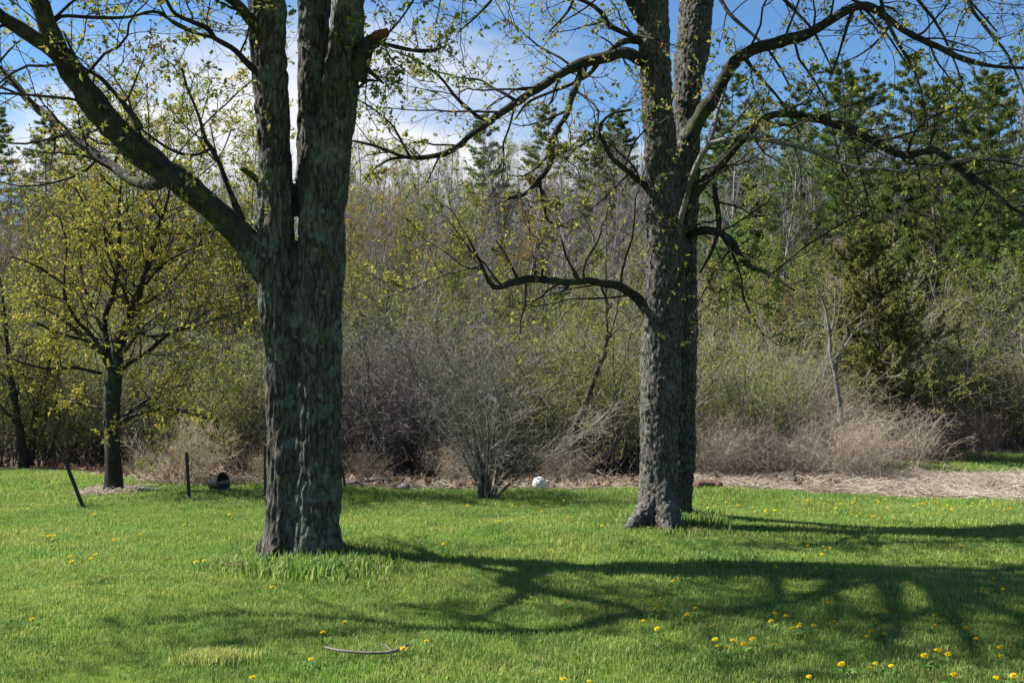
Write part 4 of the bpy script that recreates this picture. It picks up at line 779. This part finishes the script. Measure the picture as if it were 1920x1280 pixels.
def lawn():
    rng = np.random.default_rng(5); clumps = []
    for i in range(4):
        n = 75; r = 0.13 * np.sqrt(rng.random(n)); a = rng.random(n) * 6.28; mb = MB()
        add_blades(mb, *blades(rng, n, np.stack([r * np.cos(a), r * np.sin(a), np.zeros(n)], 1), 0.020 + 0.026 * rng.random(n), 0.0038))
        clumps.append(bpy.data.objects.new('grass_clump', mb.mesh('grass_clump', M['grass'])))
    pts = []; scl = []
    for y0, y1, dens, sc in ((2.6, 9, 135, 1.0), (9, 14, 85, 1.15), (14, 26, 42, 1.5)):
        X = 0.55 * y1 + 2.5; n = int(dens * (y1 - y0) * 2 * X); x = rng.uniform(-X, X, n); y = rng.uniform(y0, y1, n)
        ok = (np.abs(x) < 0.55 * y + 2.5)
        inl = (y < edge_y(x) + 0.12 * np.sin(x * 5) - 0.05); bk = (x > 5.6) & (y > 19.2) & (y < 25)
        ok &= inl | bk; pts.append(np.stack([x, y], 1)[ok]); scl.append(np.full(ok.sum(), sc) * (0.8 + 0.4 * rng.random(ok.sum())))
    def tufts(cx, cy, r0, r1, n, s0, s1):
        a = rng.random(n) * 6.28; r = rng.uniform(r0, r1, n); pts.append(np.stack([cx + r * np.cos(a), cy + r * np.sin(a)], 1)); scl.append(rng.uniform(s0, s1, n))
    tufts(-1.98, 9.35, 0.34, 0.55, 130, 1.4, 3.4); tufts(-1.75, 9.0, 0.05, 0.34, 60, 2.2, 4.4); tufts(-1.55, 9.25, 0.02, 0.22, 30, 2.5, 4.6); tufts(-1.4, 9.0, 0.05, 0.6, 60, 1.5, 2.6); tufts(-2.45, 9.0, 0.02, 0.16, 16, 2.2, 3.4)
    tufts(1.95, 12.4, 0.1, 0.4, 40, 1.5, 3.0); tufts(1.45, 12.3, 0.1, 0.35, 20, 1.4, 2.6); tufts(1.75, 11.7, 0.42, 0.6, 50, 1.2, 2.6); tufts(2.1, 12.2, 0.02, 0.25, 30, 2.0, 4.0)
    P = np.concatenate(pts); S = np.concatenate(scl); n = len(P)
    keep = ((P[:, 0] + 1.98) ** 2 / 0.40 ** 2 + (P[:, 1] - 9.5) ** 2 / 0.33 ** 2 > 1) & ((P[:, 0] - 1.75) ** 2 + (P[:, 1] - 11.75) ** 2 > 0.27 ** 2) & ((P[:, 0] + 6.25) ** 2 + (P[:, 1] - 15.7) ** 2 > 0.4 ** 2)
    P = P[keep]; S = S[keep]; n = len(P)
    Z = height(P[:, 0], P[:, 1]); nz_ = fbm(np.stack([P[:, 0] * 1.6, P[:, 1] * 1.6, np.zeros(n)], 1), 4, 3); S = S * (1 + 0.45 * nz_)
    me = bpy.data.meshes.new('grass'); me.vertices.add(n); me.vertices.foreach_set('co', np.column_stack([P, Z]).astype(np.float32).ravel())
    for nm, val in (('size', S), ('turn', rng.random(n) * 6.28), ('pick', rng.integers(0, 4, n).astype(float))):
        a = me.attributes.new(nm, 'FLOAT', 'POINT'); a.data.foreach_set('value', val.astype(np.float32))
    o = link('grass', me); tag(o, 'short mown lawn grass dotted with dandelions', 'grass', kind='stuff')
    ng = bpy.data.node_groups.new('scatter', 'GeometryNodeTree'); ng.interface.new_socket('Geometry', in_out='INPUT', socket_type='NodeSocketGeometry'); ng.interface.new_socket('Geometry', in_out='OUTPUT', socket_type='NodeSocketGeometry')
    N = ng.nodes; L = ng.links; gi = N.new('NodeGroupInput'); go = N.new('NodeGroupOutput'); jn = N.new('GeometryNodeJoinGeometry')
    def attr(nm): a = N.new('GeometryNodeInputNamedAttribute'); a.data_type = 'FLOAT'; a.inputs['Name'].default_value = nm; return a.outputs['Attribute']
    cx = N.new('ShaderNodeCombineXYZ'); L.new(attr('turn'), cx.inputs[2]); sz = attr('size'); pk = attr('pick')
    for i, c in enumerate(clumps):
        io = N.new('GeometryNodeInstanceOnPoints'); oi = N.new('GeometryNodeObjectInfo'); oi.inputs['Object'].default_value = c; oi.inputs['As Instance'].default_value = True
        cp = N.new('FunctionNodeCompare'); cp.data_type = 'FLOAT'; cp.operation = 'EQUAL'; L.new(pk, cp.inputs[0]); cp.inputs[1].default_value = i; cp.inputs['Epsilon'].default_value = 0.1
        L.new(gi.outputs[0], io.inputs['Points']); L.new(cp.outputs[0], io.inputs['Selection']); L.new(oi.outputs['Geometry'], io.inputs['Instance'])
        L.new(cx.outputs[0], io.inputs['Rotation']); L.new(sz, io.inputs['Scale']); L.new(io.outputs[0], jn.inputs[0])
    L.new(jn.outputs[0], go.inputs[0]); md = o.modifiers.new('scatter', 'NODES'); md.node_group = ng
lawn()
def pale_grass():
    rng = np.random.default_rng(8); c = on_ground(402, 1243); n = 1500; q = np.clip(rng.normal(0, .5, (n, 2)), -1.2, 1.2) * np.array([.22, .10]) + c[:2]
    M['pale_grass'] = leaf_mat('pale_grass', [(0, (0.24, 0.30, 0.06)), (0.5, (0.36, 0.40, 0.11)), (1, (0.48, 0.47, 0.2))], 0.4, 0, 0)
    mb = MB(); add_blades(mb, *blades(rng, n, np.column_stack([q, height(q[:, 0], q[:, 1])]), 0.05 + 0.04 * rng.random(n), 0.0045, 0.4)); o = mb.obj('pale_grass', M['pale_grass'])
    tag(o, 'pale yellow tuft of grass in the lawn', 'grass', kind='stuff')
pale_grass()

# ------------------------------------------------------------------ straw and debris along the lawn edge
def straw(name, label, x, y, z, ln, rad, rng, m, flat=0.18):
    n = len(x); az = rng.random(n) * 6.28; el = rng.normal(0, flat, n); D = np.stack([np.cos(az) * np.cos(el), np.sin(az) * np.cos(el), np.sin(el)], 1)
    p = np.stack([x, y, z], 1) - D * ln[:, None] * .5; out = [p]
    for j in range(3): out.append(out[-1] + D * (ln / 3)[:, None]); D = norm(D + rng.normal(0, .12, D.shape))
    P = np.stack(out, 1); g = height(P[..., 0], P[..., 1]); P[..., 2] = np.maximum(P[..., 2] + g, g + 0.004)
    V, Fq = tubes(P, np.broadcast_to(rad[:, None], (n, 4)), 3); o = MB().add(V, Fq, np.repeat(rng.random(n), 12)).obj(name, M[m]); tag(o, label, 'straw', kind='stuff'); return o
rng = np.random.default_rng(15)
n = 8000; x = rng.uniform(2.5, 12.5, n); t_ = rng.random(n) ** 0.8; wid = np.interp(x, (2.5, 4, 6, 13), (0.9, 2.0, 3.6, 5.2)); y = edge_y(x) + 0.02 + t_ * wid
hmp = 0.5 + 0.5 * fbm(np.stack([x * 1.2, y * 1.2, x * 0], 1), 6, 3)
straw('cut_straw', 'cut dry reed stalks strewn in a strip along the lawn', x, y, rng.random(n) * 0.20 * hmp + .01, rng.uniform(.25, .8, n), rng.uniform(.0022, .0045, n), rng, 'straw')
n = 4200; x = rng.uniform(-6.2, 2.6, n); y = edge_y(x) + rng.random(n) * 1.1; hmp = 0.5 + 0.5 * fbm(np.stack([x * 2, y * 2, x * 0], 1), 9, 3)
straw('dry_grass', 'dead grass and straw along the foot of the thicket', x, y, rng.random(n) * 0.13 * hmp + .005, rng.uniform(.12, .45, n), rng.uniform(.002, .004, n), rng, 'straw', 0.3)
n = 800; a = rng.random(n) * 6.28; r = 0.22 + np.abs(rng.normal(0, .17, n)); x = -6.25 + r * np.cos(a); y = 15.7 + r * np.sin(a)
straw('straw_ring', 'dry straw heaped round the young maple', x, y, rng.random(n) * 0.08, rng.uniform(.12, .35, n), rng.uniform(.002, .004, n), rng, 'straw', .2)
for nm, lb, cx, cy, rx, ry, n in (('root_litter', 'bare soil litter at the root of the three-stemmed maple', -2.38, 8.95, .16, .12, 420), ('root_litter', 'dead leaves and straw at the foot of the shaggy maple', 1.72, 11.35, .42, .10, 420)):
    a = rng.random(n) * 6.28; r = np.sqrt(rng.random(n)); straw(nm, lb, cx + rx * r * np.cos(a), cy + ry * r * np.sin(a), .02 + rng.random(n) * .04, rng.uniform(.03, .12, n), rng.uniform(.002, .005, n), rng, 'litter', .3)
def litter():                                       # dead leaves lying through the wood
    n = 26000; y = 16.2 + 34 * rng.random(n) ** 1.6; x = rng.uniform(-1, 1, n) * (0.6 * y + 3); ok = (y > edge_y(x) + .1) & ~((x > 5.4) & (y < 25)); x = x[ok]; y = y[ok]
    V, Fq, v = leaves(rng, np.column_stack([x, y, height(x, y) + .02 + .05 * rng.random(len(x))]), 0.11, 0.7, (0, 0, 0), 0.01); tag(MB().add(V, Fq, v).obj('leaf_litter', M['litter'], smooth=False), 'brown dead leaves on the floor of the wood', 'leaf litter', kind='stuff')
litter()

# ------------------------------------------------------------------ dandelions
M['petal'] = leaf_mat('dandelion_petal', [(0, (0.55, 0.36, 0.01)), (1, (0.70, 0.55, 0.02))], 0.25, 0.005, 0.1)
M['stalk'] = leaf_mat('dandelion_stalk', [(0, (0.10, 0.14, 0.03)), (1, (0.14, 0.18, 0.05))], 0.2, 0, 0.1)
def dandelion_meshes(seed):
    rng = np.random.default_rng(seed); hd = MB(); z0 = 0.072
    for k, (r, h, c) in enumerate(((0.021, 0.000, 18), (0.017, 0.006, 15), (0.012, 0.010, 11), (0.006, 0.012, 7))):
        a = np.arange(c) * 2 * np.pi / c + rng.normal(0, .08, c); w = 0.62 * 2 * np.pi / c + .12; rr = r * (0.9 + .2 * rng.random(c))
        def pt(rad, an, z): return np.stack([rad * np.cos(an), rad * np.sin(an), np.full(c, 0.) + z], 1)
        V = np.stack([pt(rr * 0 + .001, a, z0 + h * .4), pt(rr * .75, a - w * .5, z0 + h), pt(rr, a, z0 + h + .001), pt(rr * .75, a + w * .5, z0 + h)], 1).reshape(-1, 3)
        hd.add(V, (np.arange(c) * 4)[:, None] + np.arange(4)[None], np.repeat(rng.random(c), 4))
    st = MB(); P = spline(np.array([[0, 0, -.01], [.004, .002, .03], [0, 0, z0 + .003]]), 5); V, Fq = tubes(P[None], np.full((1, 5), .0018), 5); st.add(V, Fq)
    P = np.array([[[0, 0, z0 - .008], [0, 0, z0 - .002], [0, 0, z0 + .003]]]); V, Fq = tubes(P, np.array([[.002, .006, .004]]), 6); st.add(V, Fq)
    return hd.mesh('flower_head', M['petal'], False), st.mesh('stalk', M['stalk'])
dm = [dandelion_meshes(i) for i in range(3)]
M['rosette'] = leaf_mat('rosette_leaf', [(0, (0.07, 0.15, 0.03)), (1, (0.12, 0.22, 0.05))], 0.3, 0.01, 0.15)
def rosette(seed):
    rng = np.random.default_rng(seed); mb = MB()
    for k in range(6):
        a = k * 2.4 + rng.normal(0, .2); L = rng.uniform(.04, .075); n = 9; s = np.linspace(0, 1, n); w = L * .13 * np.sin(np.pi * s ** .7) * (1 + .45 * np.where(np.arange(n) % 2, 1, -1)) + .001
        z = .010 + .024 * np.sin(s * 2.2) + rng.normal(0, .004); c = np.stack([np.cos(a) * L * s, np.sin(a) * L * s, z], 1); sd = np.array([-np.sin(a), np.cos(a), 0])
        V = np.stack([c - sd * w[:, None], c + sd * w[:, None]], 1).reshape(-1, 3); i = np.arange(n - 1) * 2; mb.add(V, np.stack([i, i + 1, i + 3, i + 2], 1), rng.random())
    return mb.mesh('leaf_rosette', M['rosette'])
rm = [rosette(i) for i in range(3)]
near = [(1117,273),(1160,268),(1190,275),(1683,285),(1163,313),(905,335),(740,333),(1057,349),(1087,347),(1145,380),(1228,387),(980,370),(593,435),(600,408),(207,482),(1185,493),(540,515),(555,500),(690,511),(663,538),(980,525),(490,553),(553,588),(1033,548),(982,571),(1044,594),(1086,582),(1090,593),(1126,583),(1197,575),(1357,558),(1380,600),(1347,611),(1395,624),(1330,638),(1589,542),(1575,581),(1697,603),(1732,642),(767,633),(766,649),(819,639),(804,664),(868,650),(905,633),(979,655),(1589,682),(1613,685),(1548,719),(1641,708),(1827,672),(1870,674),(1828,711),(1248,738),(1332,746),(1362,736),(1422,739),(1115,765),(692,790),(740,780),(182,756),(287,763),(1905,419),(1848,467),(1798,455),(1760,468),(1802,411),(1390,530),(1912,540),(1650,788),(1797,795),(1895,797),(337,230),(130,297)]
spots = [(x / 2 + 960, y / 2 + 880) for x, y in near]
spots += [(x / 2, y / 2 + 880) for x, y in [(280,348),(344,341),(355,322),(265,332),(160,253),(185,255),(210,250),(250,230),(375,226),(430,260),(128,565),(742,349),(770,343),(1017,446),(1292,581),(1212,618),(1155,713),(1520,664),(1602,630),(935,775),(1660,287),(1870,205),(520,235)]]
drng = np.random.default_rng(3)
spots += [(drng.uniform(1310, 1915), 936 + 30 * drng.random() ** 1.3) for _ in range(95)]
spots += [(drng.uniform(20, 1180), 925 + 60 * drng.random()) for _ in range(30)]
for u, v in spots:
    r_ = ray(u, v); s_ = (0.07 - CAMH) / r_[2]; x, y = r_[0] * s_, r_[1] * s_
    if (x + 1.98) ** 2 + (y - 9.5) ** 2 < .3 or y > edge_y(x) - .1: continue
    where = 'in the shaded foreground grass beyond the stick' if (u > 900 and v > 1060) else 'near the straw strip' if (u > 1290 and v < 990) else 'in the sunny grass before the fence posts' if u < 480 else 'in the grass between the old maples'
    d = empty('dandelion', (x, y, float(height(x, y))), drng.random() * 6.28, drng.uniform(.8, 1.15)); d.rotation_euler = (drng.normal(0, .12) + .15, drng.normal(0, .12), drng.random() * 6.28)
    tag(d, 'yellow dandelion head ' + where, 'dandelion', 'dandelions in the lawn')
    a, b = dm[int(drng.integers(3))]; link('flower_head', a, d); link('stalk', b, d)
    if v > 1000: link('leaf_rosette', rm[int(drng.integers(3))], d)
print('lawn', round(time.time() - T0, 1))

# ------------------------------------------------------------------ ball, posts, stones, sticks, tub
M['ball'] = flat_mat('ball_skin', (0.50, 0.51, 0.50), (0.66, 0.66, 0.64), 14, 0.6, 0.3, 0.05)
M['seam'] = flat_mat('ball_seam', (0.16, 0.17, 0.18), (0.26, 0.27, 0.28), 14, 0.7, 0.2, 0.05)
def ball():
    R = 0.113; c = on_ground(1011, 915); o = empty('ball', c); tag(o, 'dirty white ball lying at the edge of the lawn', 'ball')
    ns, nr = 72, 48; th = np.linspace(0, np.pi, nr + 1); ph = np.arange(ns) * 2 * np.pi / ns; T_, P_ = np.meshgrid(th, ph, indexing='ij')
    d = np.stack([np.sin(T_) * np.cos(P_), np.sin(T_) * np.sin(P_), np.cos(T_)], -1).reshape(-1, 3)
    a = np.abs(d); ax = a.argmax(1); s_ = np.take_along_axis(d, np.stack([(ax + 1) % 3], 1), 1)[:, 0] / a.max(1); t_ = np.take_along_axis(d, np.stack([(ax + 2) % 3], 1), 1)[:, 0] / a.max(1)
    g = np.minimum.reduce([np.abs(np.abs(s_) - .34), 1 - np.abs(s_), 1 - np.abs(t_)]); groove = np.exp(-(g / .035) ** 2)
    V = d * (R - .0035 * groove)[:, None] + np.array([0, 0, R]); i, j = np.meshgrid(np.arange(nr), np.arange(ns), indexing='ij'); j2 = (j + 1) % ns
    Fq = np.stack([i * ns + j, (i + 1) * ns + j, (i + 1) * ns + j2, i * ns + j2], -1).reshape(-1, 4)
    mb = MB(); mb.add(V, Fq); mb.M[4] = [(groove[Fq].mean(1) > .55).astype(int)]; b = mb.obj('panels', [M['ball'], M['seam']], o); b.rotation_euler = (0, 0, 0.5)
ball()
M['post'] = flat_mat('post_metal', (0.020, 0.026, 0.022), (0.06, 0.055, 0.05), 30, 0.7, 0.3)
def post(bu, bv, tu, tv, w, label, group=None):
    b = on_ground(bu, bv); top = at(tu, tv, b[1]); o = empty('fence_post', b); tag(o, label, 'post', group)
    ax = top - b; Ln = np.linalg.norm(ax); ax = ax / Ln; W = 0.78 * w / F * b[1]; X = norm(np.cross(ax, np.array([0, 1., 0]))); Y = np.cross(ax, X)
    prof = np.array([(-.5, 0), (.5, 0), (.5, .16), (.1, .18), (.09, .8), (-.09, .8), (-.1, .18), (-.5, .16)]) * W
    V = []; zs = (-.15, 0, Ln * .5, Ln)
    for z in zs: V += [ax * z + X * p[0] + Y * p[1] for p in prof]
    k = len(prof); Fq = [(r * k + i, r * k + (i + 1) % k, (r + 1) * k + (i + 1) % k, (r + 1) * k + i) for r in range(3) for i in range(k)]
    e = 3 * k; Fq += [(e, e + 1, e + 2, e + 3), (e + 3, e + 4, e + 5, e + 6), (e, e + 3, e + 6, e + 7)]
    sh = MB().add(np.array(V), np.array(Fq)).obj('shaft', M['post'], o, smooth=False)
    st = MB()
    for z in np.arange(.12, Ln - .03, .055):         # the row of studs down the front
        c = ax * z - Y * .006; q = [c + X * a * W * .22 + ax * bb * .008 + Y * cc * .012 for a, bb, cc in ((-1, -1, 0), (1, -1, 0), (1, 1, 0), (-1, 1, 0), (-1, -1, 1), (1, -1, 1), (1, 1, 1), (-1, 1, 1))]
        st.add(np.array(q), np.array([(0, 1, 2, 3), (4, 7, 6, 5), (0, 4, 5, 1), (1, 5, 6, 2), (2, 6, 7, 3), (3, 7, 4, 0)]))
    st.obj('studs', M['post'], sh, smooth=False)
post(157, 949, 119, 855, 9, 'dark metal fence post leaning over beside the young maple')
post(355, 939, 350, 848, 8, 'upright dark metal fence post before the tan bush')
post(498, 934, 497, 836, 7, 'upright dark fence post beside the three-stemmed maple trunk')
post(648, 919, 640, 872, 6, 'short leaning fence post below the vine tangles')
post(741, 908, 740, 858, 8, 'grey weathered fence post among the vine tangles')
M['stone'] = flat_mat('stone', (0.10, 0.097, 0.092), (0.22, 0.21, 0.205), 18, 0.85, 0.2, 0.5); M['white_stone'] = flat_mat('white_stone', (0.36, 0.38, 0.38), (0.52, 0.53, 0.53), 40, 0.85, 0.2, 0.4)
M['dark_wood'] = flat_mat('rotten_wood', (0.05, 0.03, 0.022), (0.16, 0.10, 0.075), 22, 0.9, 0.1, 0.6)
def lump(name, label, cat, u, v, wpx, hpx, m, seed, deep=0.8):
    c = on_ground(u, v); W = wpx / F * c[1] / 2; H = hpx / F * c[1] / 2; nr, ns = 12, 20; th = np.linspace(0, np.pi, nr + 1); ph = np.arange(ns) * 2 * np.pi / ns; T_, P_ = np.meshgrid(th, ph, indexing='ij')
    d = np.stack([np.sin(T_) * np.cos(P_), np.sin(T_) * np.sin(P_), np.cos(T_)], -1).reshape(-1, 3); f = 1 + .28 * fbm(d * 1.7 + seed, seed, 3); V = d * f[:, None] * np.array([W, W * deep, H]) + np.array([0, 0, H * .75])
    i, j = np.meshgrid(np.arange(nr), np.arange(ns), indexing='ij'); j2 = (j + 1) % ns; Fq = np.stack([i * ns + j, (i + 1) * ns + j, (i + 1) * ns + j2, i * ns + j2], -1).reshape(-1, 4)
    o = MB().add(V, Fq).obj(name, M[m]); o.location = c; tag(o, label, cat)
lump('stone', 'grey fieldstone at the lawn edge below the vine tangles', 'stone', 757, 918, 22, 15, 'stone', 3)
lump('stone', 'larger whitish stone in the grass by the three-stemmed maple', 'stone', 673, 1056, 16, 9, 'white_stone', 5)
lump('stone', 'smaller whitish stone in the grass by the three-stemmed maple', 'stone', 698, 1057, 11, 7, 'white_stone', 7)
lump('stone', 'pale stone right beside the white ball', 'stone', 1035, 911, 15, 13, 'stone', 9)
def fallen(name, label, pts, D, m, seed, side=()):
    b = on_ground(pts[0][0], pts[0][1]); o = empty(name, b); tag(o, label, 'stick'); rows = []
    for u, v, w, z in pts: g = on_ground(u, v); rows.append([*(g + np.array([0, 0, z])), .5 * w / F * g[1]])
    q = spline(np.array(rows), 22); mb = MB(); rough_tube(mb, q[:, :3] - b, np.maximum(q[:, 3], .0025), 8, seed, .2); sh = mb.obj('shaft', M[m], o)
    for k, sp in enumerate(side):
        rows = []
        for u, v, w, z in sp: g = on_ground(u, v); rows.append([*(g + np.array([0, 0, z])), .5 * w / F * g[1]])
        q = spline(np.array(rows), 10); mb = MB(); rough_tube(mb, q[:, :3] - b, np.maximum(q[:, 3], .002), 6, seed + k, .2); mb.obj('side_twig', M[m], sh)
M['stick'] = flat_mat('weathered_stick', (0.07, 0.06, 0.05), (0.20, 0.18, 0.16), 40, 0.85, 0.15, 0.4)
fallen('stick', 'crooked grey stick lying on the open grass', [(610, 1232, 4, .05), (640, 1238, 5, .05), (690, 1240, 5, .05), (735, 1237, 6, .055), (764, 1228, 5, .075)], 6, 'stick', 2, ([(735, 1237, 4, .055), (725, 1234, 3, .075), (714, 1233, 2, .085)],))
fallen('fallen_branch', 'pale fallen branch in the dead grass between the ball and the shaggy maple', [(1120, 906, 4, .22), (1138, 907, 4, .12), (1160, 908, 4, .05), (1186, 908, 4, .03)], 16, 'stick', 4, ([(1138, 907, 3, .12), (1150, 905, 2, .2), (1160, 904, 2, .22)],))
fallen('fallen_branch', 'grey fallen branch lying under the vine tangles', [(655, 915, 5, .05), (690, 913, 5, .1), (725, 912, 4, .12), (748, 910, 3, .05)], 16, 'stick', 6)
fallen('log', 'short rotten brown log at the corner of the straw strip', [(1306, 921, 15, .05), (1322, 920, 18, .06), (1340, 920, 17, .06), (1352, 921, 12, .05)], 15.8, 'dark_wood', 8)
M['tub'] = flat_mat('black_plastic', (0.010, 0.010, 0.011), (0.02, 0.02, 0.021), 12, 0.28, 0.6, 0.03)
def tub():
    c = on_ground(405, 921); o = empty('tub', c); tag(o, 'black shiny tub tipped over in front of the tan bush', 'tub'); s = 28; a = np.arange(s) * 2 * np.pi / s
    prof = [(0.0, .0), (.14, .0), (.155, .02), (.175, .24), (.19, .25), (.19, .27), (.168, .27), (.15, .04), (0.0, .03)]; V = np.array([[r * math.cos(t), r * math.sin(t), z] for r, z in prof for t in a]); k = len(prof)
    Fq = np.array([(i * s + j, i * s + (j + 1) % s, (i + 1) * s + (j + 1) % s, (i + 1) * s + j) for i in range(k - 1) for j in range(s)])
    b = MB().add(V, Fq).obj('body', M['tub'], o); b.scale = (.8, .8, .8); b.rotation_euler = (math.radians(80), math.radians(14), math.radians(64)); b.location = (-.08, .08, .125)
    h = MB(); P = np.array([[.19 * math.cos(t), .19 * math.sin(t), .265] for t in np.linspace(0, 6.283, 33)])[None]; V, Fq = tubes(P, np.full((1, 33), .011), 6); h.add(V, Fq); r_ = h.obj('rim', M['tub'], o); r_.scale = b.scale; r_.rotation_euler = b.rotation_euler; r_.location = b.location
tub()
print('done', round(time.time() - T0, 1), 'tris', sum(len(m.loops) - 2 * len(m.polygons) for m in bpy.data.meshes))
